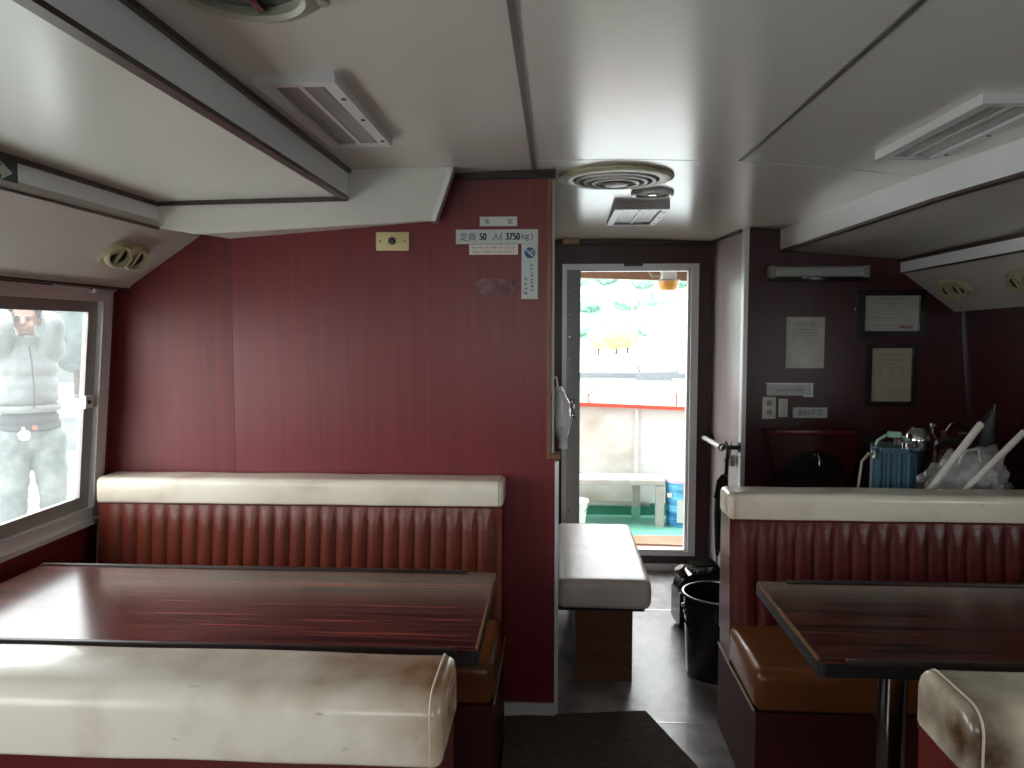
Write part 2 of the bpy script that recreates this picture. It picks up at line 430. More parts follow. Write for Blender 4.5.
# ------------------------------------------------------------------ shell
bm = BM(); box(bm, -1.95, 2.6, YB - .1, YD + .1, -.06, 0)
struct('floor', bm, M['floor'], 'worn grey brown vinyl floor of the cabin and corridor')
bm = BM(); box(bm, .2, .97, 3.93, 3.945, 0, .0015); box(bm, .1, 1.2, 2.78, 2.786, 0, .0012)
struct('trim_1', bm, M['joint'], 'metal joint strips across the vinyl floor')

# main ceiling (cambered grid with thickness)
def ceil_grid(bm, xf0, xf1, y0, y1, nx, ny, zf, th=.02):
    lo = [[None] * (nx + 1) for _ in range(ny + 1)]; hi = [[None] * (nx + 1) for _ in range(ny + 1)]
    for j in range(ny + 1):
        y = y0 + (y1 - y0) * j / ny
        for i in range(nx + 1):
            x = xf0(y) + (xf1(y) - xf0(y)) * i / nx
            lo[j][i] = bm.verts.new((x, y, zf(x, y))); hi[j][i] = bm.verts.new((x, y, zf(x, y) + th))
    for j in range(ny):
        for i in range(nx):
            bm.faces.new((lo[j][i], lo[j + 1][i], lo[j + 1][i + 1], lo[j][i + 1]))
            bm.faces.new((hi[j][i], hi[j][i + 1], hi[j + 1][i + 1], hi[j + 1][i]))
    for j in range(ny):
        bm.faces.new((lo[j][0], hi[j][0], hi[j + 1][0], lo[j + 1][0])); bm.faces.new((lo[j][nx], lo[j + 1][nx], hi[j + 1][nx], hi[j][nx]))
    for i in range(nx):
        bm.faces.new((lo[0][i], lo[0][i + 1], hi[0][i + 1], hi[0][i])); bm.faces.new((lo[ny][i], hi[ny][i], hi[ny][i + 1], lo[ny][i + 1]))
def bL(y): return -.70
def bR(y): return 1.13 + taper(y)
bm = BM()
ceil_grid(bm, lambda y: bL(y) - .03, lambda y: bR(y) + .03, YB - .05, YP + .01, 18, 24, zc)
ceil_grid(bm, lambda y: -.06, lambda y: bR(y) + .03, YP + .01, YD + .06, 14, 12, zc)
struct('ceiling', bm, M['ceiling'], 'off white glossy cambered ceiling panels', smooth=True)
# seams
bm = BM()
def seam(bm, xa, ya, xb, yb, w, d=.004, n=24):
    dx, dy = xb - xa, yb - ya; L = math.hypot(dx, dy); nx, ny = -dy / L * w / 2, dx / L * w / 2
    for i in range(n):
        p = [(xa + dx * k / n, ya + dy * k / n) for k in (i, i + 1)]
        c = []
        for dz in (-d, .005):
            for (x, y), s in ((p[0], -1), (p[0], 1), (p[1], 1), (p[1], -1)):
                X, Y = x + nx * s, y + ny * s
                c.append((X, Y, zc(X, Y) + dz))
        hexa(bm, c)
seam(bm, -.083, YB, -.079, YP - .03, .014); seam(bm, .655, YB, .612, 2.68, .012)
struct('trim_2', bm, M['groove'], 'dark joint strips running along the ceiling')
bm = BM(); seam(bm, -.075, 2.66, .612, 2.70, .007, .002); seam(bm, .612, 2.70, bR(2.8), 2.80, .007, .002)
struct('trim_3', bm, M['joint'], 'pale joint strip across the ceiling')

# raised centre's side fascias, lower panels, outer fascias and sloping panels
ZPL, ZFL = 1.878, 1.847
def rz(y): return -.024 * max(0, y - 2.7)
bm = BM(); sweep_y(bm, [(-.70, 1.876), (-.70, 1.985), (-.715, 1.985), (-.715, 1.876)], [(-.70, 1.876), (-.70, 1.985), (-.715, 1.985), (-.715, 1.876)], YB, 2.66)
struct('trim_4', bm, M['fascia'], 'white fascia along the left edge of the raised ceiling')
def trim_line(bm, pts, h, w):
    for a, b in zip(pts, pts[1:]):
        tube(bm, [a, b], w, 6)
bm = BM()
box(bm, -.715, -.688, YB, 2.70, 1.955, 1.972); box(bm, -.722, -.696, YB, 2.615, 1.866, 1.8765)
struct('trim_5', bm, M['trimdark'], 'dark brown edge strips of the left ceiling fascia')
bm = BM()
hexa(bm, [(-1.34, YB, ZFL), (-.705, YB, ZPL), (-.705, 2.62, ZPL), (-1.34, 2.54, ZFL), (-1.34, YB, ZFL + .02), (-.705, YB, ZPL + .02), (-.705, 2.62, ZPL + .02), (-1.34, 2.54, ZFL + .02)])
struct('ceiling_left', bm, M['panel'], 'pale greenish lower ceiling panel on the left')
bm = BM(); box(bm, -1.345, -1.31, YB, 2.54, 1.765, 1.86)
struct('trim_6', bm, M['fascia'], 'white outer fascia above the left windows')
bm = BM()
box(bm, -1.325, -1.304, YB, 2.53, 1.835, 1.852); box(bm, -1.318, -1.306, YB, 2.53, 1.760, 1.768)
hexa(bm, [(-1.31, 2.522, 1.836), (-1.19, 2.532, 1.840), (-1.19, 2.55, 1.840), (-1.31, 2.54, 1.836), (-1.31, 2.522, 1.85), (-1.19, 2.532, 1.855), (-1.19, 2.55, 1.855), (-1.31, 2.54, 1.85)])
hexa(bm, [(-1.19, 2.532, 1.840), (-.70, 2.617, 1.862), (-.70, 2.63, 1.862), (-1.19, 2.55, 1.840), (-1.19, 2.532, 1.855), (-.70, 2.617, 1.877), (-.70, 2.63, 1.877), (-1.19, 2.55, 1.855)])
hexa(bm, [(-.70, 2.652, 1.952), (-.355, 2.690, 1.963), (-.355, 2.72, 1.963), (-.70, 2.69, 1.952), (-.70, 2.652, 1.985), (-.355, 2.690, 1.995), (-.355, 2.72, 1.995), (-.70, 2.69, 1.985)])
struct('trim_7', bm, M['trimdark'], 'dark edge strips of the left outer fascia')
# duct box along the partition
bm = BM()
F = [(-1.31, 2.53, 1.765, 1.86), (-1.19, 2.54, 1.746, 1.87), (-.70, 2.625, 1.782, 1.985), (-.352, 2.69, 1.806, 1.985)]
for a, b in zip(F, F[1:]):
    e = -.062 if b is F[-1] else 0
    hexa(bm, [(a[0], a[1], a[2]), (b[0] + e, b[1], b[2]), (b[0] + e, b[1] + .05, b[2] + .004), (a[0], a[1] + .05, a[2] + .004),
              (a[0], a[1], a[3]), (b[0], b[1], b[3]), (b[0], b[1] + .05, b[3]), (a[0], a[1] + .05, a[3])])
struct('trim_8', bm, M['board'], 'white boxed board across the top of the red partition')
bm = BM()
for a, b in zip(F, F[1:]):
    e = -.065 if b is F[-1] else 0
    hexa(bm, [(a[0], a[1] + .052, a[2] + .012), (b[0] + e, b[1] + .052, b[2] + .012), (b[0] + e, YP, b[2] + .016), (a[0], YP, a[2] + .016),
              (a[0], a[1] + .052, a[2] + .03), (b[0] + e, b[1] + .052, b[2] + .03), (b[0] + e, YP, b[2] + .03), (a[0], YP, a[2] + .03)])
struct('trim_9', bm, M['slope'], 'soffit behind the white boxed board')
bm = BM()
hexa(bm, [(-.432, 2.684, 1.802), (-.414, 2.687, 1.803), (-.414, 2.742, 1.803), (-.432, 2.742, 1.802), (-.370, 2.684, 1.975), (-.352, 2.687, 1.976), (-.352, 2.742, 1.976), (-.370, 2.742, 1.975)])
struct('trim_10', bm, M['joint'], 'metal end strip of the white boxed board')
# left sloping panel
bm = BM()
prism(bm, [(-1.30, 1.772), (-1.568, 1.591), (-1.568, 1.580), (-1.66, 1.580), (-1.66, 1.61), (-1.575, 1.605), (-1.31, 1.79)], 'y', YB, YP)
struct('ceiling_slope_left', bm, M['slope'], 'sloping cream panel above the left windows')
bm = BM(); box(bm, -1.58, -1.566, YB, YP, 1.575, 1.583)
struct('trim_11', bm, M['trimdark'], 'dark strip under the left sloping panel')

# right side counterparts (taper towards the far end)
bm = BM()
def rs(y, pts): return [(x + taper(y), z + rz(y)) for x, z in pts]
for y0, y1 in ((YB, 1.0), (1.0, 2.7), (2.7, YS)):
    P_ = [(1.13, 1.864), (1.145, 1.864), (1.145, 1.99), (1.13, 1.985)]
    sweep_y(bm, rs(y0, P_), rs(y1, P_), y0, y1)
struct('trim_12', bm, M['fascia'], 'white fascia along the right edge of the raised ceiling')
bm = BM()
for y0, y1 in ((YB, 1.0), (1.0, 2.7), (2.7, YS)):
    P_ = [(1.124, 1.853), (1.15, 1.853), (1.15, 1.8645), (1.124, 1.8645)]
    sweep_y(bm, rs(y0, P_), rs(y1, P_), y0, y1)
    P_ = [(1.712, 1.800), (1.76, 1.800), (1.76, 1.815), (1.712, 1.815)]
    sweep_y(bm, rs(y0, P_), rs(y1, P_), y0, y1)
    P_ = [(1.722, 1.742), (1.735, 1.742), (1.735, 1.750), (1.722, 1.750)]
    sweep_y(bm, rs(y0, P_), rs(y1, P_), y0, y1)
struct('trim_13', bm, M['trimdark'], 'dark edge strips of the right ceiling fascias')
bm = BM()
for y0, y1 in ((YB, 1.0), (1.0, 2.7), (2.7, YS)):
    P_ = [(1.14, 1.867), (1.75, 1.814), (1.75, 1.84), (1.14, 1.896)]
    sweep_y(bm, rs(y0, P_), rs(y1, P_), y0, y1)
struct('ceiling_right', bm, M['ceiling'], 'shaded lower ceiling panel on the right')
bm = BM()
for y0, y1 in ((YB, 1.0), (1.0, 2.7), (2.7, YS)):
    P_ = [(1.725, 1.745), (1.76, 1.745), (1.76, 1.83), (1.725, 1.83)]
    sweep_y(bm, rs(y0, P_), rs(y1, P_), y0, y1)
struct('trim_14', bm, M['fascia'], 'pale outer fascia on the right')
bm = BM()
for y0, y1 in ((YB, 1.0), (1.0, 2.7), (2.7, YS)):
    P_ = [(1.735, 1.752), (1.995, 1.555), (2.09, 1.555), (2.09, 1.58), (2.005, 1.575), (1.745, 1.775)]
    sweep_y(bm, rs(y0, P_), rs(y1, P_), y0, y1)
struct('ceiling_slope_right', bm, M['slope'], 'sloping panel on the right side of the cabin')
bm = BM(); box(bm, -2.0, 2.7, YB - .15, YD + .12, 2.06, 2.11)
struct('roof', bm, M['whitemetal'], 'cabin roof slab')

# side walls with window openings
WL = [(1.10, 2.73, .762, 1.560), (-.75, .95, .762, 1.560)]
WR = [(-.5, 1.25, .82, 1.48)]
def side_wall(name, f, s, wins, y1, label, m):
    bm = BM(); ys = YB - .1
    for (a, b, z0, z1) in sorted(wins):
        wbox(bm, f, s, ys, a, -.05, 2.07, 0, .06)
        wbox(bm, f, s, a, b, -.05, z0, 0, .06); wbox(bm, f, s, a, b, z1, 2.07, 0, .06)
        ys = b
    wbox(bm, f, s, ys, y1, -.05, 2.07, 0, .06)
    return struct(name, bm, m, label)
side_wall('wall_left', fL, -1, WL, YP + .05, 'dark red laminate side wall with windows on the left', M['laminate'])
side_wall('wall_right', fR, 1, WR, YS + .05, 'red laminate side wall on the right, shade put into its colour', M['laminate_shaded'])
bm = BM(); wbox(bm, fL, -1, YP - .045, YP - .033, .55, 1.575, -.008, 0)
struct('trim_15', bm, M['whitemetal'], 'thin pale corner bead between left wall and partition')
bm = BM(); wbox(bm, fR, 1, YS - .02, YS - .008, .5, 1.55, -.01, 0)
struct('trim_16', bm, M['steel'], 'thin corner bead in the far right corner')

def window(name, f, s, w, label, hazy=True):
    y0, y1, z0, z1 = w
    r = sroot(name, label, 'window')
    bm = BM()
    for a in ((y0 - .01, y0 + .035, z0 - .012, z1 + .012), (y1 - .035, y1 + .01, z0 - .012, z1 + .012), (y0 + .035, y1 - .035, z1 - .03, z1 + .012), (y0 + .035, y1 - .035, z0 - .012, z0 + .03)):
        wbox(bm, f, s, a[0], a[1], a[2], a[3], -.022, .05)
    part('window_frame', bm, M['alu'], r, smooth=False)
    bm = BM(); wbox(bm, f, s, y0 - .02, y1 + .012, z0 - .03, z0 - .0125, -.034, .02)
    part('window_sill', bm, M['alu'], r, smooth=False)
    ym = (y0 + y1) / 2
    for k, (a, b, t) in enumerate(((ym - .03, y1 - .035, .008), (y0 + .035, ym + .03, .03))):
        bm = BM()
        for c in ((a, a + .05, z0 + .03, z1 - .03), (b - .055, b, z0 + .03, z1 - .03)):
            wbox(bm, f, s, *c, t - .009, t + .009)
        wbox(bm, f, s, a + .05, b - .055, z0 + .03, z0 + .075, t - .009, t + .009); wbox(bm, f, s, a + .05, b - .055, z1 - .068, z1 - .03, t - .009, t + .009)
        so = part('window_sash', bm, M['alu_grey'], r, smooth=False)
        bm = BM(); wbox(bm, f, s, a + .05, b - .055, z0 + .075, z1 - .068, t - .002, t + .002)
        part('pane', bm, M['glass_hazy'] if hazy else M['glass'], so, smooth=False)
        if k == 0:
            bm = BM(); wbox(bm, f, s, b - .075, b - .03, 1.155, 1.20, t - .028, t - .009)
            part('latch', bm, M['whiteplastic'], so, 'small white sash latch', smooth=False)
            bm = BM(); wbox(bm, f, s, b - .064, b - .05, 1.172, 1.184, t - .031, t - .027)
            part('latch_slot', bm, M['black'], so, smooth=False)
    return r
window('window_1', fL, -1, WL[0], 'aluminium sliding window on the left, a person seen through it')
window('window_2', fL, -1, WL[1], 'aluminium sliding window further back on the left')
window('window_3', fR, 1, WR[0], 'aluminium sliding window on the right')
# curtain rail bracket at the head of the left window
bm = BM(); tube(bm, [(-1.585, 2.40, 1.573), (-1.585, 2.74, 1.573)], .006, 8); box(bm, -1.60, -1.575, 2.60, 2.70, 1.556, 1.572, .003)
solo('curtain_rail', bm, M['joint'], 'short curtain rail and bracket at the head of the left window', 'curtain rail')

# wall behind the viewer with wheelhouse windows
bm = BM()
BW = [(-1.25, -.35), (-.2, .70)]
bz0, bz1 = 1.1, 1.62
box(bm, -2.0, 2.7, YB - .08, YB, -.05, bz0); box(bm, -2.0, 2.7, YB - .08, YB, bz1, 2.07)
xs = [-2.0] + [v for w in BW for v in w] + [2.7]
for i in range(0, len(xs), 2): box(bm, xs[i], xs[i + 1], YB - .08, YB, bz0, bz1)
struct('wall_back', bm, M['laminate'], 'red laminate wall behind the viewer')
for i, (a, b) in enumerate(BW):
    r = sroot('window_%d' % (i + 4), 'fixed front window behind the viewer', 'window')
    bm = BM()
    ring(bm, a, b, bz0, bz1, YB - .05, YB + .02, (.03,) * 4)
    part('window_frame', bm, M['alu'], r, smooth=False)
    bm = BM(); box(bm, a + .03, b - .03, YB - .03, YB - .025, bz0 + .03, bz1 - .03)
    part('pane', bm, M['glass'], r, smooth=False)

# partition
bm = BM()
box(bm, -1.186, -.028, YP, YP + .03, 0, 2.03); box(bm, -.028, 0, YP, YP + .03, 0, .975)
partition = struct('wall_partition', bm, M['laminate'], 'red laminate bulkhead behind the left bench')
bm = BM(); box(bm, -1.75, -1.188, YP + .002, YP + .03, 0, 2.03)
struct('wall_partition_side', bm, mat('older_red_laminate', (.145, .0145, .017), .46, spec=.4, var=((.10, .010, .012), (30, 30, 1.1), .35, .7, 5)), 'redder laminate board of the bulkhead next to the window wall')
bm = BM(); box(bm, -.36, -.004, YP - .018, YP + .012, 1.965, 2.0); 
struct('trim_17', bm, M['railblack'], 'dark strip along the top of the red partition')
bm = BM(); box(bm, -.032, -.016, YP - .006, YP + .04, .972, 1.99, .002); box(bm, -.032, .018, YP - .006, YP + .08, .962, .98, .002)
struct('trim_18', bm, M['woodedge'], 'varnished wood edging of the partition notch')
bm = BM(); box(bm, -.002, .012, YP - .004, YP + .035, 0, .955); box(bm, -.014, -.006, YP + .02, YP + .035, .98, 1.99)
struct('trim_19', bm, M['whitemetal'], 'white metal edge strip of the partition')
bm = BM(); box(bm, -.205, .0, YP - .014, YP, 0.001, .05)
struct('baseboard_partition', bm, M['whitemetal'], 'white metal baseboard at the foot of the partition')

# corridor walls
bm = BM(); box(bm, -.07, -.035, YP + .03, YD, 0, 2.03)
struct('wall_corridor_left', bm, M['laminate_shaded'], 'left side of the corridor behind the partition')
DX0, DX1, DZ0, DZ1 = .036, .822, .098, 1.812
bm = BM()
box(bm, -.07, DX0, YD, YD + .06, -.05, 2.03); box(bm, DX1, 1.02, YD, YD + .06, -.05, 2.03); box(bm, DX0, DX1, YD, YD + .06, DZ1, 2.03); box(bm, DX0, DX1, YD, YD + .06, -.05, DZ0)
struct('wall_far', bm, M['laminate_shaded'], 'dark red wall around the doorway to the deck')
bm = BM(); box(bm, 0.0, .90, YD - .012, YD, .001, .045)
struct('baseboard_far', bm, M['alu'], 'metal baseboard below the doorway')
bm = BM(); prism(bm, [(.962, YS + .05), (.905, YD), (.94, YD), (1.0, YS + .05)], 'z', 0, 2.03)
struct('wall_corridor_right', bm, M['corridor_lam'], 'right side wall of the corridor, sheen put into its pale colour')
bm = BM(); box(bm, .962, 2.35, YS, YS + .05, 0, 2.03)
struct('wall_basin', bm, M['laminate_shaded'], 'red wall carrying the framed notices, shade put into its colour')
bm = BM(); box(bm, .952, .974, YS - .008, YS + .055, 0, 1.965)
struct('trim_20', bm, M['alu'], 'aluminium corner strip of the corridor')
bm = BM(); box(bm, -.03, .90, YD - .02, YD, 1.925, 1.975); prism(bm, [(.94, YS + .06), (.885, YD), (.905, YD), (.961, YS + .06)], 'z', 1.93, 1.975); box(bm, .975, 1.16, YS - .02, YS, 1.94, 1.97); box(bm, .893, .905, YD - .012, YD, 0, 1.925)
struct('trim_21', bm, M['trimdark'], 'dark strips where corridor walls meet the ceiling')

# doorway
d = sroot('door_1', 'aluminium framed doorway open to the deck', 'door')
bm = BM()
ring(bm, DX0, DX1, DZ0, DZ1, YD - .025, YD + .062, (.026, .042, .026, .03))
part('door_frame', bm, M['alu'], d, smooth=False)
bm = BM(); box(bm, DX1 - .058, DX1 - .042, YD + .0, YD + .05, DZ0 + .03, DZ1 - .03); box(bm, DX0 + .1, DX1 - .042, YD, YD + .05, DZ1 - .04, DZ1 - .03); box(bm, DX0 + .027, DX1 - .06, YD - .02, YD + .05, DZ0 + .024, DZ0 + .034)
part('door_track', bm, M['whitemetal'], d, smooth=False)
bm = BM(); box(bm, DX0 + .02, DX0 + .107, YD + .012, YD + .05, DZ0 + .036, DZ1 - .032)
lf = part('door_leaf', bm, M['alu_door'], d, 'grey sliding door leaf slid open', smooth=False)
for k in range(11):
    bm = BM(); lathe(bm, [(0, 0), (.004, 0), (.004, .003), (0, .003)], (DX0 + .045, YD + .012, .35 + k * .13), 8, Matrix.Rotation(PI / 2, 4, 'X'))
    part('screw', bm, M['steel'], lf)
bm = BM(); box(bm, DX0 + .048, DX0 + .075, YD - .002, YD + .014, .90, 1.02, .004); lathe(bm, [(0, 0), (.011, 0), (.011, .022), (0, .022)], (DX0 + .06, YD, .985), 14, Matrix.Rotation(PI / 2, 4, 'X')); box(bm, DX0 + .052, DX0 + .068, YD - .035, YD, .915, .94, .004)
part('door_lock', bm, M['chrome'], lf, 'chrome lock and pull of the sliding door')
bm = BM(); box(bm, .39, .50, YD - .045, YD, 1.798, 1.826, .004)
part('door_catch', bm, M['trimdark'], d, 'dark catch at the door head')

# ------------------------------------------------------------------ benches
def bench(name, label, x0, x1, y_rear, face, ztop, capd, capm, worn_right, group, seat_front=.53, caph=.09, rt=.022, rib_w=.06, redm=None):
    """face=-1: sitter looks towards -y; +1: towards +y.  Local d runs from the rear of the back to the front."""
    T = thing(name, label, 'bench', ((x0 + x1) / 2, y_rear, 0), 0, group)
    h = (x1 - x0) / 2; fl = face < 0
    S = -1 if fl else 1
    red = redm or M['redvinyl']
    zc0 = ztop - caph
    # base
    bm = BM(); prism(bm, [(S * .0, 0), (S * seat_front, 0), (S * seat_front, .30), (S * .15, .285), (S * .0, .285)], 'x', -h, h)
    part('base', bm, M['redvinyl_base'], T, smooth=False)
    # backrest core + ribbed front in one mesh
    bm = BM()
    prism(bm, [(S * .0, .285), (S * .165, .285), (S * .165, .42), (S * (capd - .03), zc0 + .01), (S * .0, zc0 + .01)], 'x', -h + .004, h - .004)
    nr = max(4, round((2 * h - .06) / rib_w)); w = (2 * h - .06) / nr
    zs = [.36 + (zc0 - .36) * i / 14 for i in range(15)] 
    zs += [zc0 + .006]
    cols = [-h, -h + .03]
    for i in range(nr):
        for k in range(1, 9): cols.append(-h + .03 + w * (i + k / 8))
    cols.append(h)
    grid = []
    for z in zs:
        t = (z - .36) / (zc0 - .36)
        base = .175 + (capd - .012 - .175) * t
        row = []
        for x in cols:
            u = (x + h - .03) / w
            amp = 0 if (x < -h + .029 or x > h - .029) else .0115 * math.sqrt(abs(math.sin(PI * (u % 1.0))) + 1e-9)
            arch = min(1, max(0, (zc0 - .022 - z) / .02))       # ribs close under the plain top band
            arch = arch * arch * (3 - 2 * arch)
            row.append(bm.verts.new((x, S * (base + .004 * (1 - arch) * 1.5 + amp * arch), z)))
        grid.append(row)
    for a, b in zip(grid, grid[1:]):
        for i in range(len(cols) - 1): bm.faces.new((a[i], a[i + 1], b[i + 1], b[i]))
    for i in (0, -1):   # close the ends to the core
        core = [bm.verts.new((cols[i], S * .0, z)) for z in zs]
        for j in range(len(zs) - 1): bm.faces.new((grid[j][i], grid[j + 1][i], core[j + 1], core[j]))
    br = part('backrest', bm, red, T, angle=1.2)
    # cream head roll
    bm = BM(); softbox(bm, -h - .006, h + .006, -.004, capd, zc0, ztop, [.008, .008, rt, rt], .014, .03, .0035, seed=x0 * 7, flip=fl)
    cp = part('head_roll', bm, capm, T, 'cream vinyl roll along the top of the backrest, grimy at the end', angle=1.0)
    e = (h if worn_right else -h); s = 1 if worn_right else -1
    pr = rrect(-.004, capd, zc0, ztop, [.008, .008, rt, rt])
    bm = BM(); tube(bm, [(e - s * .012, S * p[0], p[1]) for p in pr], .0019, 6, closed=True)
    part('seam_piping', bm, M['piping'], cp)
    bm = BM(); tube(bm, [(-h, S * (capd - .004), zc0 - .001), (h, S * (capd - .004), zc0 - .001)], .004, 6)
    part('welt', bm, M['redvinyl_base'], cp)
    # seat cushion
    bm = BM(); softbox(bm, -h - .002, h + .002, .165, seat_front + .012, .305, .432, [.012, .02, .03, .012], .022, .05, .006, seed=x0 * 3 + 1, flip=fl)
    sc = part('seat_cushion', bm, M['brownvinyl'], T, 'brown vinyl seat cushion', angle=1.0)
    bm = BM()
    for zz in (.405, .318):
        tube(bm, [(s * (h - .0), S * .19, zz), (s * (h + .001), S * (seat_front - .02), zz)], .0028, 6)
    part('seam_piping', bm, M['brownvinyl'] if not worn_right else M['brownvinyl'], sc)
    bm = BM(); tube(bm, [(e + s * .002, S * .005, .30), (e + s * .004, S * .17, .298), (e + s * .003, S * .33, .300), (e + s * .004, S * (seat_front - .01), .303)], .0035, 6)
    part('edge_strip', bm, M['piping'], T, 'torn pale edging along the bench base')
    return T
capA = mat_cap('cream_vinyl_far_left', .6, -.74, .45)
capB = mat_cap('cream_vinyl_far_right', .45, -.83, .35)
capC = mat_cap('cream_vinyl_near_left', 1.1, .76, .34, col=(.72, .67, .57))
capD = mat_cap('cream_vinyl_near_right', 1.2, -.8, .15, col=(.70, .63, .49), dirt=(.065, .033, .015), push=.19)
red_left_lit = mat('lit_red_vinyl', (.135, .026, .013), .27, spec=.5, var=((.10, .018, .010), (7, 7, 3), .3, .7, 4), bump=(60, .05))  # lit copy of the red vinyl, light put into the colour
bench('bench_seat', 'red ribbed bench with cream top roll against the partition under the passenger sign', -1.632, -.186, YP - .01, -1, .906, .14, capA, True, 'cabin benches', rib_w=.0555, redm=red_left_lit)
bench('bench_seat', 'red ribbed bench with cream top roll in front of the wash basin wall', .594, 2.10, 2.80, -1, .875, .15, capB, False, 'cabin benches', rib_w=.0625)
bench('bench_seat', 'bench seen from behind on the near side of the left table, wide cream roll', -1.665, -.168, 1.085, 1, .902, .175, capC, True, 'cabin benches', caph=.108, rt=.036)
bench('bench_seat', 'bench with blackened cream roll on the near side of the right table', .583, 2.20, 1.085, 1, .90, .165, capD, False, 'cabin benches', caph=.104, rt=.036)

# ------------------------------------------------------------------ tables
def table(label, x0, x1, y0, y1, aisle, legx, group):
    T = thing('dining_table', label, 'table', ((x0 + x1) / 2, (y0 + y1) / 2, 0), 0, group)
    hx, hy = (x1 - x0) / 2, (y1 - y0) / 2
    c = .012
    bm = BM()
    A = hx * aisle
    poly = rrect(-hx, hx, -hy, hy, .012, 4)
    prism(bm, poly, 'z', .668, .699)
    part('table_top', bm, M['table'], T, smooth=False)
    bm = BM(); prism(bm, rrect(-hx - .004, hx + .004, -hy - .005, hy + .005, .014, 4), 'z', .664, .694)
    part('edge_band', bm, M['black'], T, 'dark edge band', smooth=False)
    for s in (1, -1):
        a0, a1 = (-hx, hx - .085) if aisle > 0 else (-hx + .085, hx)
        if s < 0: a0, a1 = (-hx, hx - .045) if aisle > 0 else (-hx + .055, hx)
        bm = BM(); box(bm, a0, a1, s * hy - .007, s * hy + .006, .69, .7045, .002)
        part('fiddle_rail', bm, M['railblack'], T, 'low dark rail along the table edge')
    bm = BM(); box(bm, A - .003, A + .003, -hy + .01, hy - .01, .694, .7005)
    part('worn_edge', bm, M['woodedge'], T, 'worn pale edge facing the aisle')
    bm = BM(); lx = legx - (x0 + x1) / 2
    lathe(bm, [(.037, .012), (.037, .655)], (lx, 0, 0), 28)
    lg = part('pedestal_leg', bm, M['chrome'], T, 'chrome pedestal leg')
    bm = BM(); lathe(bm, [(.13, 0), (.13, .008), (.05, .016), (.038, .03)], (lx, 0, 0), 32)
    part('base_flange', bm, M['steel'], lg)
    bm = BM(); lathe(bm, [(.038, .64), (.09, .655), (.09, .664)], (lx, 0, 0), 24)
    part('top_flange', bm, M['steel'], lg)
    return T
table('rosewood laminate table on the left by the window', -1.60, -.180, 1.725, 2.305, 1, -.5, 'cabin tables')
table('rosewood laminate table on the right with chrome leg showing', .588, 2.08, 1.715, 2.265, -1, .862, 'cabin tables')

# ------------------------------------------------------------------ corridor bench
T = thing('corridor_bench', 'cream vinyl bench with plywood base beside the doorway', 'bench', (.2, 3.55, 0))
bm = BM(); softbox(bm, -.193, .187, -.48, .47, .312, .43, [.02, .02, .03, .03], .03, .04, .006, seed=3)
part('seat_cushion', bm, M['beigevinyl'], T, angle=1.0)
bm = BM(); box(bm, -.117, .114, -.445, .42, .002, .315)
part('base', bm, M['ply'], T, smooth=False)
bm = BM(); box(bm, -.20, .16, -.46, .45, .30, .318)
part('seat_board', bm, M['black'], T, smooth=False)
for sx in (-.09, .09):
    bm = BM(); lathe(bm, [(0, 0), (.006, 0), (.006, .003), (0, .004)], (sx, -.445, .06), 10, Matrix.Rotation(PI / 2, 4, 'X'))
    part('screw', bm, M['steel'], T)

# rug
bm = BM(); prism(bm, [(-.155, 1.2), (-.155, 1.63), (-.19, 1.66), (.43, 1.2), (.57, 2.05), (.463, 2.50), (.34, 2.855), (-.18, 2.785)], 'z', .0008, .008)
solo('rug', bm, M['rug'], 'dark brown worn rug on the aisle floor between the benches', 'rug')

# ------------------------------------------------------------------ pail, jerry can, umbrella and rail
T = thing('pail', 'dark metal pail with wire handle on the floor behind the right bench', 'pail', (.672, 3.21, 0))
bm = BM(); lathe(bm, [(0, .003), (.118, .003), (.122, .01), (.136, .33), (.142, .335), (.142, .343), (.134, .343), (.12, .02), (0, .02)], n=40, capped=False)
lathe(bm, [(.134, .255), (.1375, .258), (.1375, .264), (.134, .267)], n=40, capped=False)
part('body', bm, M['gloss_black'], T)
bm = BM(); lathe(bm, [(.1405, .338), (.1445, .341), (.1435, .347), (.136, .347), (.135, .343)], n=40, capped=False)
part('rim', bm, M['steel'], T, 'bright rolled rim')
bm = BM(); tube(bm, [Vector((-.146 * math.cos(a), -.10 * math.sin(a) * .9, .285 - .145 * math.sin(a))) for a in [PI * k / 16 for k in range(17)]], .003, 6)
h = part('handle', bm, M['steel'], T, 'wire bail handle hanging down')
for s in (-1, 1):
    bm = BM(); lathe(bm, [(0, 0), (.014, 0), (.011, .012), (0, .014)], (s * .134, -.0, .285), 14, Matrix.Rotation(s * PI / 2, 4, 'Y'))
    part('handle_ear', bm, M['steel'], h)
bm = BM(); tube(bm, [(-.05, -.088, .165), (.05, -.088, .165)], .008, 8)
part('handle_grip', bm, M['steel'], h)

T = thing('jerry_can', 'dark green glossy jerry can behind the pail', 'jerry can', (.705, 3.74, 0), .12)
bm = BM()
prof = rrect(-.125, .125, .005, .275, [.03, .03, .06, .09], 5)
t = bmesh.new(); prism(t, prof, 'y', -.075, .075); bmesh.ops.bevel(t, geom=[e for e in t.edges if abs(abs(e.verts[0].co.y) - .075) < 1e-4 and abs(e.verts[0].co.y - e.verts[1].co.y) < 1e-4], offset=.022, segments=4, affect='EDGES'); merge(bm, t)
for s in (-1, 1):
    tube(bm, [(-.08, s * .075, .05), (.08, s * .075, .22)], .008, 6); tube(bm, [(.08, s * .075, .05), (-.08, s * .075, .22)], .008, 6)
part('body', bm, M['jerry'], T, angle=.7)
bm = BM()
for s in (-.035, 0, .035): tube(bm, [(-.055, s, .262), (-.04, s, .305), (.06, s, .308), (.085, s, .265)], .010, 8)
part('handle', bm, M['jerry'], T)
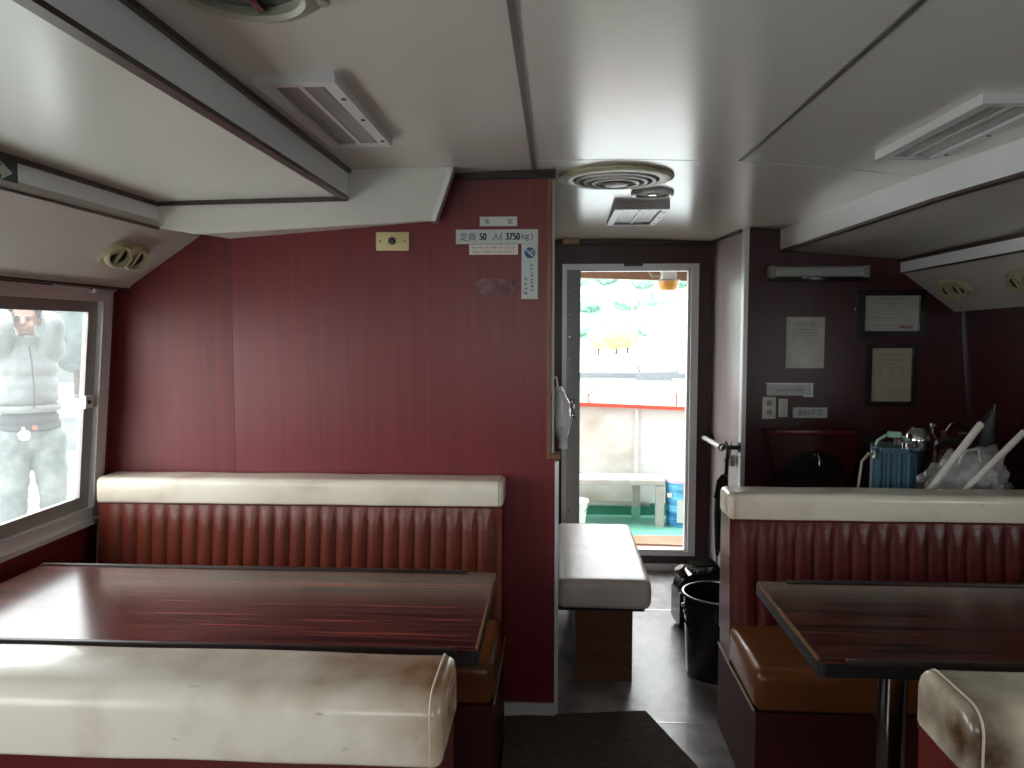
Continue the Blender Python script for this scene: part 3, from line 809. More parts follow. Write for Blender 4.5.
bm = BM(); lathe(bm, [(.020, 0), (.020, .03), (.025, .03), (.025, .045), (0, .048)], (-.088, 0, .25), 20, Matrix.Rotation(-.5, 4, 'Y'))
part('cap', bm, M['woodedge'], T, 'dull brown filler cap')

T = thing('grab_rail', 'white grab rail on the right corridor wall by the doorway', 'rail', (.86, 4.3, .815))
bm = BM(); tube(bm, [(0, -.27, .008), (0, .28, -.008)], .0135, 14)
part('bar', bm, M['whitemetal'], T)
for y, z, L in ((-.235, .008, .092), (.255, -.008, .048)):
    bm = BM(); ball(bm, (0, y, z), .021, 2); tube(bm, [(0, y, z), (L, y, z)], .012, 10); lathe(bm, [(0, 0), (.026, 0), (.026, -.008), (0, -.008)], (L, y, z), 18, Matrix.Rotation(PI / 2, 4, 'Y'))
    part('bracket', bm, M['black'], T)

T = thing('umbrella', 'folded black umbrella hanging from the corridor grab rail', 'umbrella', (.853, 3.99, .83))
bm = BM(); tube(bm, [(.0, .03, -.01), (.012, 0, .03), (.016, -.03, .012), (.012, -.032, -.03), (.008, -.03, -.115), (.004, -.02, -.15)], .0075, 10)
part('crook_handle', bm, M['black'], T)
bm = BM(); tube(bm, [(.002, -.02, -.13), (.0, -.016, -.16), (-.008, -.01, -.24), (-.012, 0, -.36), (-.016, .008, -.50), (-.02, .012, -.56)], [.008, .024, .034, .03, .018, .008], 12)
part('canopy', bm, M['blackcloth'], T)
bm = BM(); prism(bm, [(-.035, -.16), (-.012, -.13), (.01, -.17), (-.02, -.27), (-.05, -.25)], 'y', -.028, -.022)
part('fold_flap', bm, M['blackcloth'], T)
bm = BM(); tube(bm, [(-.02, .012, -.55), (-.021, .013, -.60)], .004, 8)
part('ferrule', bm, M['steel'], T)
T = thing('wall_hook', 'small grey wall hook with dark cord on the corridor corner', 'hook', (.936, 4.16, .74))
bm = BM(); box(bm, -.012, .01, -.02, .02, -.03, .03, .004); tube(bm, [(-.01, 0, -.01), (-.035, 0, -.02), (-.04, 0, .01)], .005, 8)
part('hook_plate', bm, M['alu_grey'], T)
bm = BM(); tube(bm, [(-.03, .0, -.01), (-.022, -.02, .06), (-.012, -.03, .10), (-.01, -.01, .06), (-.02, .0, 0), (-.024, 0, -.16)], .004, 6)
part('cord', bm, M['black'], T)

# ------------------------------------------------------------------ items at the partition notch
T = thing('plastic_bag', 'crumpled white plastic bag hanging at the partition notch', 'bag', (.006, 2.955, 1.22))
bm = BM()
n1, n2 = 20, 18; rings = []
for i in range(n1 + 1):
    t = i / n1; z = -.005 - .235 * t
    rx = .012 + .024 * math.sin(PI * min(1, t * 1.15)) + .006 * t; ry = .02 + .05 * math.sin(PI * min(1, t * 1.1))
    cx_ = .006 + .016 * t
    rings.append([bm.verts.new((cx_ + rx * math.cos(2 * PI * k / n2) * (1 + .35 * noise.noise(Vector((k * 1.3, t * 6, 2)))), ry * math.sin(2 * PI * k / n2) * (1 + .3 * noise.noise(Vector((k * .9, t * 5, 7)))), z)) for k in range(n2)])
for a, b in zip(rings, rings[1:]):
    for k in range(n2): bm.faces.new((a[k], a[(k + 1) % n2], b[(k + 1) % n2], b[k]))
bm.faces.new(rings[0]); bm.faces.new(rings[-1][::-1])
part('bag_body', bm, M['bag'], T, angle=1.5)
bm = BM(); tube(bm, [(.004, -.02, -.02), (-.004, -.01, .03), (-.028, 0, .035)], .004, 6); tube(bm, [(.004, .02, -.02), (-.004, .01, .03), (-.028, 0, .035)], .004, 6)
part('bag_handle', bm, M['bag'], T)
T = thing('mirror_panel', 'narrow grey mottled mirror mounted inside the partition notch', 'mirror', (-.035, 2.99, 1.33))
bm = BM(); box(bm, 0, .022, -.06, .06, -.14, .16, .002)
part('mirror_frame', bm, M['alu'], T)
bm = BM(); box(bm, .004, .019, -.063, -.059, -.13, .15)
part('mirror_glass', bm, mat('mottled_mirror', (.35, .35, .36), .3, metal=.4, var=((.07, .065, .07), (30, 30, 22), .4, .6, 3)), T, smooth=False)
T = thing('soap_caddy', 'small reddish brown caddy on the ledge of the partition notch', 'caddy', (-.012, 2.862, .982))
bm = BM(); box(bm, -.016, .008, -.016, .012, 0, .085, .005)
part('body', bm, M['ply'], T)
bm = BM(); box(bm, -.013, .005, -.013, .009, .085, .10, .003)
part('lid', bm, M['black'], T)

# ------------------------------------------------------------------ signs on the partition
rnd = random.Random(3)
YF = YP - .0035
def plate(name, label, x0, x1, z0, z1, m, yb, t=.003, group=None, cat='sign'):
    T = thing(name, label, cat, ((x0 + x1) / 2, yb, (z0 + z1) / 2), 0, group)
    bm = BM(); box(bm, -(x1 - x0) / 2, (x1 - x0) / 2, -t, 0, -(z1 - z0) / 2, (z1 - z0) / 2)
    part('plate', bm, m, T, smooth=False)
    return T
T = plate('cabin_sign', 'small white nameplate reading cabin above the capacity sign', -.273, -.140, 1.800, 1.833, M['paper'], YP)
def word(T, s, *a):
    bm = BM(); text_into(bm, s, *a); part('lettering', bm, M['ink'], T, smooth=False)
word(T, '客', -.050, -.031, -.009, .009, -.0034); word(T, '室', .032, .051, -.009, .009, -.0034)
T = plate('capacity_sign', 'white sign reading 50 persons and 3750kg on the red partition', -.359, -.065, 1.737, 1.788, M['paper'], YP)
y = -.0034
word(T, '定員', -.133, -.074, -.014, .014, y); word(T, '人', -.018, .012, -.013, .013, y)
word(T, '(', .012, .020, -.015, .015, y); word(T, 'kg', .088, .115, -.015, .013, y); word(T, ')', .120, .128, -.015, .015, y)
for dx in (0, .0015, .003):
    for txt, a, b in (('50', -.063, -.040), ('3750', .031, .080)):
        bm = BM(); text_into(bm, txt, a + dx, b + dx, -.012, .013, y - dx * .1); part('bold_numerals', bm, M['ink'], T, smooth=False)
T = plate('notice_sticker', 'small two-line cream sticker under the capacity sign', -.312, -.137, 1.699, 1.735, M['paperpink'], YP, .002)
bm = BM(); strokes(bm, -.078, .080, .002, .012, -.0024, 21, rnd); strokes(bm, -.078, .076, -.013, -.003, -.0024, 20, rnd)
part('lettering', bm, M['inkgrey'], T, smooth=False)
T = plate('badge_sticker', 'tall white sticker with round blue emblem by the partition edge', -.124, -.066, 1.541, 1.7365, M['paper'], YP, .002)
bm = BM(); lathe(bm, [(0, 0), (.0195, 0), (.0195, .0004), (0, .0004)], (.001, -.002, .066), 32, Matrix.Rotation(PI / 2, 4, 'X'))
part('emblem', bm, M['inkblue'], T, 'blue round emblem', smooth=False)
bm = BM()
def slash(bm, cx, cz, L, w, a, y):
    c, s = math.cos(a), math.sin(a)
    bm.faces.new([bm.verts.new((cx + p * c - q * s, y, cz + p * s + q * c)) for p, q in ((-L, -w), (L, -w), (L, w), (-L, w))])
slash(bm, -.001, .066, .0185, .0022, -.75, -.0029); slash(bm, .006, .068, .011, .0012, .6, -.0029); slash(bm, .010, .061, .008, .001, .75, -.0029); slash(bm, .006, .073, .008, .001, .5, -.0029)
part('emblem_mark', bm, M['paper'], T, smooth=False)
bm = BM(); strokes(bm, .002, .014, -.072, .028, -.0024, 8, rnd, True)
part('lettering', bm, M['inkblue'], T, smooth=False)
bm = BM(); strokes(bm, -.020, -.008, -.085, -.020, -.0024, 4, rnd, True)
part('lettering', bm, mat('blue_grey_ink', (.06, .10, .16), .6), T, smooth=False)
# pale scuffed patch and small dark scratch left on the laminate
bm = BM(); prism(bm, [(-.288, 1.565), (-.29, 1.60), (-.262, 1.615), (-.205, 1.612), (-.152, 1.61), (-.15, 1.565), (-.19, 1.555), (-.25, 1.553)], 'y', YP - .0006, YP)
part('glue_residue', bm, mat('scuffed_laminate', (.20, .10, .12), .5, var=((.11, .03, .04), (30, 30, 30), .35, .65, 4)), partition, 'pale scuffed patch of old glue')
bm = BM(); prism(bm, [(-.156, 1.588), (-.150, 1.590), (-.152, 1.612), (-.156, 1.606)], 'y', YP - .0012, YP - .0006)
part('scratch_mark', bm, M['ink'], partition, 'small dark scratch')
T = thing('wall_outlet', 'yellowed plate with a round black socket high on the red partition', 'outlet', (-.588, YP, 1.748))
bm = BM(); box(bm, -.060, .060, -.009, 0, -.033, .033, .003)
part('plate', bm, M['yellowplate'], T)
bm = BM(); lathe(bm, [(0, 0), (.014, 0), (.012, .008), (.006, .009), (0, .009)], (-.002, -.009, .001), 20, Matrix.Rotation(PI / 2, 4, 'X'))
part('socket', bm, M['black'], T)
for s in (-1, 1):
    bm = BM(); lathe(bm, [(0, 0), (.003, 0), (.003, .001), (0, .001)], (s * .045, -.009, 0), 8, Matrix.Rotation(PI / 2, 4, 'X'))
    part('screw', bm, M['steel'], T)
# exit arrow on the left fascia
T = thing('arrow_sign', 'dark plate with a pale arrow on the white left fascia', 'sign', (-1.31, 1.755, 1.806))
bm = BM(); box(bm, 0, .003, -.14, .10, -.037, .037)
part('plate', bm, M['arrowplate'], T, smooth=False)
bm = BM(); P_ = [(-.12, -.010), (.045, -.010), (.036, -.024), (.082, 0), (.036, .024), (.045, .010), (-.12, .010)]
bm.faces.new([bm.verts.new((.0036, a, b)) for a, b in P_])
part('arrow', bm, M['arrowmark'], T, smooth=False)

# ------------------------------------------------------------------ ceiling fixtures
def ceil_light(label, x0, x1, y0, y1, th, group, ribs=True):
    cx_, cy_ = (x0 + x1) / 2, (y0 + y1) / 2
    T = thing('ceiling_light', label, 'ceiling light', (cx_, cy_, zc(cx_, cy_)), 0, group)
    hx, hy = (x1 - x0) / 2, (y1 - y0) / 2; fw = .030
    dz = lambda s: 0
    bm = BM()
    ring(bm, -hx, hx, -hy, hy, -th, .012, (fw, fw, fw, fw * .5), 'z')
    part('frame', bm, M['whitemetal'], T, smooth=False)
    bm = BM(); box(bm, -hx + fw, hx - fw, -hy + fw, hy - fw * .5, -th + min(.010, th * .45), .01)
    df = part('diffuser', bm, M['diffuser'], T, smooth=False)
    bm = BM(); box(bm, -.006, .006, -hy + fw, hy - fw * .5, -th + min(.010, th * .45) - .003, -th + min(.010, th * .45) + .001)
    part('rib', bm, M['whitemetal'], df, smooth=False)
    for yy in (-hy * .6, 0, hy * .75):
        bm = BM(); lathe(bm, [(0, 0), (.006, 0), (.006, -.003), (0, -.004)], (hx - .012, yy, -th), 10)
        part('screw', bm, M['steel'], T)
    return T
ceil_light('long white framed ceiling light beside the left ceiling fascia', -.653, -.474, 1.68, 2.27, .019, 'ceiling lights')
ceil_light('long white framed ceiling light beside the right ceiling fascia', .985, 1.175, 1.905, 2.52, .019, 'ceiling lights')
ceil_light('short white framed ceiling light before the doorway', .252, .490, 3.45, 3.97, .024, 'ceiling lights')
T = thing('ceiling_vent', 'large round cream louvred vent in the ceiling', 'vent', (.218, 2.945, zc(.218, 2.945)))
bm = BM(); lathe(bm, [(.205, .008), (.213, -.002), (.212, -.007), (.200, -.012), (.168, -.015), (.160, -.012), (.158, .002)], n=64, capped=False)
part('outer_ring', bm, M['cream'], T)
bm = BM(); lathe(bm, [(0, .001), (.165, .001), (.165, -.003), (0, -.003)], n=48)
part('cavity', bm, M['dark'], T)
for k, r in enumerate((.138, .108, .078)):
    z = -.017 - .004 * k
    bm = BM(); lathe(bm, [(r + .010, z + .004), (r + .010, z - .001), (r - .002, z - .003), (r - .004, z + .001), (r + .004, z + .006)], n=56, capped=False)
    part('louvre_ring', bm, M['whiteplastic'], T)
for a in (0, PI / 2):
    bm = BM(); c, q = math.cos(a), math.sin(a); tube(bm, [(-.15 * c, -.15 * q, -.010), (0, 0, -.018), (.15 * c, .15 * q, -.010)], .003, 6)
    part('louvre_bar', bm, M['dark'], T)
bm = BM(); lathe(bm, [(0, -.024), (.042, -.024), (.048, -.028), (.042, -.032), (0, -.033)], n=32)
part('hub', bm, M['whiteplastic'], T)
T = thing('round_speaker', 'small round dark speaker in the ceiling behind the large vent', 'speaker', (.388, 3.235, zc(.388, 3.235)))
bm = BM(); lathe(bm, [(.084, .006), (.087, -.002), (.085, -.012), (.076, -.016), (.068, -.012), (.068, .004)], n=40, capped=False)
part('ring', bm, M['alu'], T)
bm = BM(); lathe(bm, [(0, -.009), (.069, -.006), (.069, .004), (0, .004)], n=32)
part('grille', bm, M['dark'], T)
bm = BM(); lathe(bm, [(0, -.014), (.018, -.012), (.018, -.004), (0, -.004)], n=20)
part('hub', bm, M['steel'], T)
T = thing('round_ventilator', 'grey round ventilator at the top edge beside the left fascia', 'vent', (-.492, 1.24, zc(-.492, 1.24)))
bm = BM(); lathe(bm, [(.128, .008), (.13, -.012), (.112, -.026), (.094, -.030), (.086, -.024), (.086, .006)], n=48, capped=False)
part('ring', bm, M['creamdark'], T)
bm = BM(); lathe(bm, [(0, -.010), (.088, -.008), (.088, .004), (0, .004)], n=32)
part('mesh', bm, mat('dark_mesh', (.10, .10, .085), .4), T)
bm = BM(); box(bm, -.085, .085, -.006, .006, -.020, -.012); box(bm, -.006, .006, -.085, .085, -.020, -.012); lathe(bm, [(0, -.026), (.02, -.024), (.02, -.01), (0, -.01)], n=20)
part('spokes', bm, M['steel'], T)
bm = BM(); lathe(bm, [(0, 0), (.012, 0), (.010, -.02), (0, -.022)], (.118, .03, -.01), 14)
part('latch', bm, M['creamdark'], T)
solo_bm = BM(); box(solo_bm, -.048, .048, -.02, .02, -.03, .002, .005); box(solo_bm, -.03, .03, -.024, -.018, -.024, -.006, .003)
solo('junction_box', solo_bm, M['yellowplate'], 'small beige box on the ceiling at the top left of the doorway', 'junction box', (.085, YD - .05, zc(.085, YD - .05)))
# twin nozzles on the sloping panels
def nozzles(label, x, y, z, s):
    a = math.atan2(.181, .268) * s
    T = thing('air_nozzle', label, 'air vent', (x, y, z), 0, 'air nozzles on the sloping panels')
    R = Matrix.Rotation(PI + a if s > 0 else PI + a, 4, 'Y')
    bm = BM(); t = bmesh.new(); prism(t, rrect(-.055, .055, -.105, .105, .045, 6), 'z', -.006, .012); merge(bm, t, R)
    part('base_plate', bm, M['cream'], T)
    for k in (-1, 1):
        Rk = R @ Matrix.Translation((0, k * .05, .010)) @ Matrix.Rotation(.35 * s, 4, 'Y') @ Matrix.Rotation(.45, 4, 'X')
        bm = BM(); t = bmesh.new(); lathe(t, [(.044, -.014), (.046, .012), (.040, .026), (.034, .026), (.030, .004)], n=24, capped=False); merge(bm, t, Rk)
        nz = part('nozzle', bm, M['cream'], T)
        bm = BM(); t = bmesh.new(); lathe(t, [(0, .006), (.031, .006), (.031, .002), (0, .002)], n=20); merge(bm, t, Rk)
        part('opening', bm, M['dark'], nz)
        bm = BM(); t = bmesh.new(); box(t, -.030, .030, -.004, .004, .008, .020); merge(bm, t, Rk)
        part('vane', bm, M['cream'], nz)
    return T
def slopeL(x): return 1.772 + (x + 1.30) * (.181 / .268)
nozzles('twin yellowed air nozzles on the left sloping panel', -1.425, 2.52, slopeL(-1.425) - .004, -1)
zr = lambda x, y: 1.752 + rz(y) - (x - taper(y) - 1.735) * (.197 / .26)
nozzles('twin air nozzles on the right sloping panel near the far corner', 1.875, 3.80, zr(1.875, 3.80) - .004, 1)
nozzles('twin air nozzles on the right sloping panel at the frame edge', 1.92, 3.32, zr(1.92, 3.32) - .004, 1)

# ------------------------------------------------------------------ basin wall
T = thing('wall_lamp', 'slim fluorescent wall lamp with pale cover above the framed notices', 'wall lamp', (1.312, YS, 1.716))
bm = BM(); box(bm, -.245, .245, -.035, 0, -.042, .02, .004)
part('body', bm, M['gloss_black'], T)
bm = BM(); t = bmesh.new(); prism(t, rrect(-.05, -.01, -.02, .032, .015, 4), 'x', -.215, .215); merge(bm, t)
part('cover', bm, M['lampcover'], T)
for s in (-1, 1):
    bm = BM(); box(bm, s * .23 - .016, s * .23 + .016, -.054, 0, -.024, .034, .004)
    part('end_cap', bm, M['creamdark'], T)
def framed(label, x0, x1, z0, z1, fw, paper, fn, tilt=0):
    T = thing('picture_frame', label, 'picture frame', ((x0 + x1) / 2, YS, (z0 + z1) / 2), 0, 'framed notices')
    hx, hz = (x1 - x0) / 2, (z1 - z0) / 2
    bm = BM()
    ring(bm, -hx, hx, -hz, hz, -.026, -.001, (fw,) * 4)
    bmesh.ops.remove_doubles(bm, verts=bm.verts[:], dist=1e-6)
    part('frame', bm, M['gloss_black'], T)
    bm = BM(); box(bm, -hx + fw * .8, hx - fw * .8, -.010, -.004, -hz + fw * .8, hz - fw * .8)
    part('sheet', bm, paper, T, smooth=False)
    bm = BM(); fn(bm, hx - fw, hz - fw, -.0106)
    part('lettering', bm, M['inkgrey'], T, smooth=False)
    bm = BM(); box(bm, -hx + fw * .8, hx - fw * .8, -.016, -.014, -hz + fw * .8, hz - fw * .8)
    part('glass', bm, M['glass'], T, smooth=False)
    return T
def cert(bm, hx, hz, y):
    strokes(bm, -hx * .45, hx * .5, hz * .74, hz * .84, y, 16, rnd)
    for k, (a, b, n) in enumerate(((-.75, .55, 22), (-.3, .2, 10), (-.8, .6, 22), (-.35, .6, 18), (-.8, .3, 20))):
        z = hz * (.52 - .2 * k); strokes(bm, hx * a, hx * b, z, z + hz * .07, y, n, rnd)
    strokes(bm, hx * .45, hx * .75, -hz * .5, -hz * .38, y, 6, rnd)
T = framed('black framed certificate, landscape, highest on the basin wall', 1.520, 1.848, 1.395, 1.632, .030, M['certpaper'], cert)
bm = BM(); quad(bm, -.09, .10, -.0605, -.0585, -.0108); quad(bm, .04, .105, -.075, -.064, -.0108)
part('red_stamp', bm, M['inkred'], T, smooth=False)
def card(bm, hx, hz, y):
    strokes(bm, -hx * .7, hx * .7, hz * .70, hz * .76, y, 20, rnd); strokes(bm, -hx * .7, hx * .7, hz * .53, hz * .59, y, 18, rnd)
    strokes(bm, -hx * .25, hx * .25, hz * .38, hz * .44, y, 7, rnd)
    for c in (-.55, 0, .55):
        strokes(bm, hx * (c - .07), hx * (c + .07), hz * .22, hz * .30, y, 1, rnd); strokes(bm, hx * (c - .05), hx * (c + .05), -hz * .1, hz * .15, y, 4, rnd, True)
    strokes(bm, -hx * .3, hx * .75, -hz * .66, -hz * .6, y, 14, rnd); strokes(bm, -hx * .1, hx * .7, -hz * .80, -hz * .74, y, 10, rnd)
framed('black framed cream notice, portrait, below the certificate', 1.568, 1.816, 1.045, 1.362, .024, M['certcream'], card)
bm = BM(); lathe(bm, [(0, 0), (.009, 0), (.007, .012), (0, .014)], (1.505, YS, 1.535), 14, Matrix.Rotation(PI / 2, 4, 'X'))
solo('wall_pin', bm, M['chrome'], 'small shiny pin on the wall left of the certificate', 'pin')
T = thing('wrapped_sheet', 'wrinkled notice sheet in clear plastic left of the certificate', 'notice', (1.265, YS, 1.366))
bm = BM(); nx, nz = 16, 22; G = []
for j in range(nz + 1):
    G.append([bm.verts.new((-.095 + .19 * i / nx, -.004 - .006 * abs(noise.noise(Vector((i * .35, j * .33, 4)))), -.13 + .26 * j / nz)) for i in range(nx + 1)])
for j in range(nz):
    for i in range(nx): bm.faces.new((G[j][i], G[j][i + 1], G[j + 1][i + 1], G[j + 1][i]))
B_ = [bm.verts.new(p) for p in ((-.095, 0, -.13), (.095, 0, -.13), (.095, 0, .13), (-.095, 0, .13))]; bm.faces.new(B_)
part('sheet', bm, mat('wrinkled_film', (.47, .46, .40), .22, var=((.40, .38, .31), (12, 12, 12), .3, .7, 3)), T, angle=1.2)
bm = BM()
for z in (.10, .085, .06, .045, .03): strokes(bm, -.07, .06, z, z + .008, -.0115, 14, rnd)
part('lettering', bm, M['inkgrey'], T, smooth=False)
T = plate('label_strip', 'shiny taped paper label above the switches', 1.078, 1.306, 1.096, 1.158, M['paper'], YS, .004, cat='label')
bm = BM(); strokes(bm, -.065, .07, -.012, .006, -.0045, 9, rnd)
part('lettering', bm, M['inkgrey'], T, smooth=False)
bm = BM(); box(bm, -.120, .122, -.006, -.0042, .026, .034); box(bm, .07, .122, -.006, -.0042, -.038, -.028); box(bm, .108, .118, -.006, -.0042, -.03, .03)
part('tape', bm, M['bag'], T, smooth=False)
T = plate('warning_label', 'white handwritten label beside the switches above the basin', 1.213, 1.385, .982, 1.035, M['paper'], YS, .003, cat='label')
bm = BM(); text_into(bm, '飲料不可', -.060, .062, -.017, .016, -.0034)
part('lettering', bm, M['ink'], T, smooth=False)
T = thing('wall_switch', 'white double switch plate at the left above the basin', 'switch', (1.091, YS, 1.032))
bm = BM(); box(bm, -.034, .034, -.008, 0, -.056, .056, .003)
part('plate', bm, M['whiteplastic'], T)
for z in (.026, -.022):
    bm = BM(); box(bm, -.013, .013, -.014, -.007, z - .013, z + .013, .003)
    part('rocker', bm, M['alu_grey'], T)
T = thing('wall_switch', 'narrow plain switch plate between double switch and warning label', 'switch', (1.162, YS, 1.032))
bm = BM(); box(bm, -.023, .023, -.008, 0, -.047, .047, .003)
part('plate', bm, M['whiteplastic'], T)
bm = BM(); box(bm, -.012, .012, -.011, -.006, -.036, .036, .002)
part('rocker', bm, M['paper'], T)
# wash basin unit: moulded dark red surround with arched recess
T = thing('wash_basin', 'dark red moulded wash basin unit with arched recess on the wall', 'wash basin', (1.295, YS - .004, 0))
bm = BM()
W, Z0, Z1 = .235, .30, .925
outer = [(-W, Z0), (W, Z0)] + [(W - .03 + .03 * math.cos(a), Z1 - .03 + .03 * math.sin(a)) for a in (0, PI / 6, PI / 3, PI / 2)] + [(-W + .03 - .03 * math.sin(a), Z1 - .03 + .03 * math.cos(a)) for a in (0, PI / 6, PI / 3, PI / 2)]
arch = [(.175 * math.cos(a), .66 + .17 * math.sin(a)) for a in [PI * k / 14 for k in range(15)]]
# frame = outer outline minus arch, built as strips
ys = (-.10, -.002)
left = [(-W, .50), (-.175, .50)]
bars = [(-W, -.175, Z0, .66), (.175, W, Z0, .66), (-.175, .175, Z0, .50)]
for a in bars: box(bm, a[0], a[1], -.10, 0, a[2], a[3])
for k in range(14):
    (xa, za), (xb, zb) = arch[k], arch[k + 1]
    sx = W / .175
    hexa(bm, [(xa, -.10, za), (xb, -.10, zb), (xb, 0, zb), (xa, 0, za), (xa * sx, -.10, Z1 if abs(xa) < .17 else Z1), (xb * sx, -.10, Z1), (xb * sx, 0, Z1), (xa * sx, 0, Z1)])
bmesh.ops.remove_doubles(bm, verts=bm.verts[:], dist=1e-5)
part('surround', bm, mat('moulded_red', (.06, .008, .010), .22, var=((.045, .006, .009), (5, 5, 5), .3, .7, 2)), T, smooth=False)
bm = BM(); prism(bm, rrect(-.112, -.092, .905, .935, .008, 4), 'x', -.20, .20)
part('lip', bm, mat('moulded_red_lip', (.10, .012, .014), .18), T)
bm = BM(); box(bm, -.18, .18, -.012, -.004, .49, .84)
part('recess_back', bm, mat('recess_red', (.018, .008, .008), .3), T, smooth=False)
bm = BM(); lathe(bm, [(0, .0), (.08, .005), (.15, .045), (.165, .06), (.175, .06), (.16, .03), (.09, -.012), (0, -.016)], (0, -.19, .44), 32)
part('bowl', bm, M['whitemetal'], T)
bm = BM(); lathe(bm, [(0, .0), (.022, 0), (.022, .012), (.008, .016), (.008, .05), (0, .05)], (.015, -.06, .80), 18); tube(bm, [(.015, -.06, .815), (.015, -.10, .81), (.015, -.125, .78), (.015, -.125, .755)], .009, 12); tube(bm, [(-.01, -.06, .852), (.04, -.06, .852)], .006, 10); tube(bm, [(.015, -.06, .80), (.015, -.01, .80)], .01, 10)
part('faucet', bm, M['chrome'], T, 'chrome faucet')

# ------------------------------------------------------------------ gear stored behind the right bench
bm = BM(); box(bm, 1.12, 2.06, 2.83, 3.45, 0.001, .56, .006)
T = solo('storage_locker', bm, M['laminate_shaded'], 'low dark red locker behind the right bench under the stored gear', 'locker')
LZ = .561
T = T_CAN = thing('water_can', 'blue plastic can with pale green handle behind the right bench', 'can', (1.302, 3.065, LZ), -.34)
bm = BM(); t = bmesh.new(); prism(t, rrect(-.078, .078, -.085, .10, .03, 5), 'z', 0, .425); bmesh.ops.bevel(t, geom=[e for e in t.edges if abs(e.verts[0].co.z - e.verts[1].co.z) < 1e-4], offset=.015, segments=3, affect='EDGES'); merge(bm, t)
for x in (-.05, -.018, .018, .05): tube(bm, [(x, -.084, .03), (x, -.084, .405)], .010, 8)
part('body', bm, M['blueplastic'], T, angle=.8)
bm = BM(); tube(bm, [(-.065, -.02, .415), (-.055, -.02, .445), (-.028, -.02, .465), (.025, -.02, .465), (.05, -.02, .452), (.068, -.02, .42)], .006, 8)
hh = part('handle', bm, M['greenplastic'], T, 'pale green handle')
bm = BM(); box(bm, -.024, .026, -.032, -.008, .458, .482, .006)
part('grip', bm, M['greenplastic'], hh)
bm = BM()
lathe(bm, [(.026, .42), (.026, .445), (0, .45)], (.03, .05, 0), 20)
part('cap', bm, mat('red_brown_plastic', (.10, .05, .05), .4), T)
bm = BM(); lathe(bm, [(.024, .42), (.024, .442), (.018, .45), (0, .452)], (.050, -.035, 0), 20)
part('cap', bm, M['chrome'], T_CAN, 'shiny metal cap')
T = thing('hose', 'thin pale hose looping down the left of the blue can', 'hose', (1.150, 2.975, LZ))
bm = BM(); tube(bm, [(.05, .02, .40), (.02, -.01, .408), (-.012, -.03, .38), (-.02, -.03, .30), (-.03, -.02, .18), (-.03, 0, .07), (-.02, .02, .006)], .005, 8)
part('tubing', bm, M['creamdark'], T)
bm = BM(); lathe(bm, [(.009, 0), (.009, .03), (.006, .035)], (.052, .02, .385), 12)
part('nozzle', bm, M['steel'], T)
T = thing('lantern', 'small lantern with a shiny metal dome beside the blue can', 'lantern', (1.532, 3.37, LZ - .0))
bm = BM(); lathe(bm, [(0, 0), (.04, 0), (.04, .03), (.028, .05), (.028, .31), (.04, .33), (.045, .365)], n=24)
part('stand', bm, M['black'], T)
bm = BM(); lathe(bm, [(.045, .365), (.054, .395), (.048, .435), (.028, .458), (0, .462)], n=28)
part('dome', bm, M['chrome'], T, 'shiny metal dome')
T = thing('gas_cartridge', 'dark red cylinder standing behind the grey bag', 'cylinder', (1.655, 3.40, LZ))
bm = BM(); lathe(bm, [(0, 0), (.04, 0), (.042, .01), (.042, .36), (.03, .40), (.014, .41), (.014, .44), (0, .44)], n=24)
part('body', bm, mat('dark_red_enamel', (.12, .02, .02), .3), T)
bm = BM(); tube(bm, [(0, 0, .43), (.02, -.01, .47), (.05, -.01, .48), (.07, 0, .45)], .007, 8)
part('spout', bm, M['steel'], T)
T = thing('crumpled_bag', 'large crumpled grey white plastic bag heaped behind the right bench', 'bag', (1.60, 3.14, LZ))
bm = BM(); t = bmesh.new(); bmesh.ops.create_icosphere(t, subdivisions=5, radius=1)
for v in t.verts:
    p = v.co.copy(); nn = noise.noise(p * 1.7) * .24 + abs(noise.noise(p * 3.6)) * .34 - .08 + abs(noise.noise(p * 8)) * .16
    q = p * (1 + nn)
    sx = .185 if q.x > 0 else .165
    v.co = Vector((q.x * sx, q.y * .15, max(0, .19 + q.z * .20 + .03 * q.x)))
merge(bm, t)
part('bag_body', bm, M['greybag'], T, angle=1.5)
bm = BM(); tube(bm, [(-.06, -.1, .36), (-.05, -.11, .41), (.0, -.11, .42), (.02, -.1, .37)], .006, 6)
part('bag_handle', bm, M['greybag'], T)
T = thing('wire_coil', 'loose coil of dark cable lying on the grey bag', 'cable', (1.60, 3.20, LZ + .405))
bm = BM(); tube(bm, [(.07 * math.cos(a) * (1 + .1 * math.sin(3 * a)), .05 * math.sin(a), .02 * math.sin(2 * a) + a * .002) for a in [k * .35 for k in range(40)]], .005, 6)
part('coil', bm, M['black'], T)
bm = BM(); tube(bm, [(-.06, 0, .01), (-.09, 0, .05), (-.085, .01, .075)], .005, 6); box(bm, -.095, -.075, 0, .02, .07, .09, .004)
part('plug', bm, M['steel'], T)
def rod(label, a, b, r, tipm=None):
    a, b = Vector(a), Vector(b)
    T = thing('white_rod', label, 'rod', tuple(a), 0, 'white rods leaning behind the right bench')
    bm = BM(); tube(bm, [(0, 0, 0), tuple(b - a)], r, 16)
    part('shaft', bm, M['pole'], T)
    d = (b - a).normalized()
    bm = BM(); tube(bm, [tuple(b - a), tuple(b - a + d * .05)], [r * .8, r * .45], 12)
    part('tip', bm, M['black'], T)
rod('white rod leaning over the grey bag, left of the two', (1.145, 2.848, LZ + .016), (1.592, 3.0, 1.079), .0135)
rod('white rod leaning at the right of the grey bag, right of the two', (1.20, 2.836, LZ + .016), (1.749, 3.0, 1.05), .012)
T = thing('dark_bag', 'dark duffel bag behind the second white rod at the frame edge', 'bag', (1.955, 3.18, LZ))
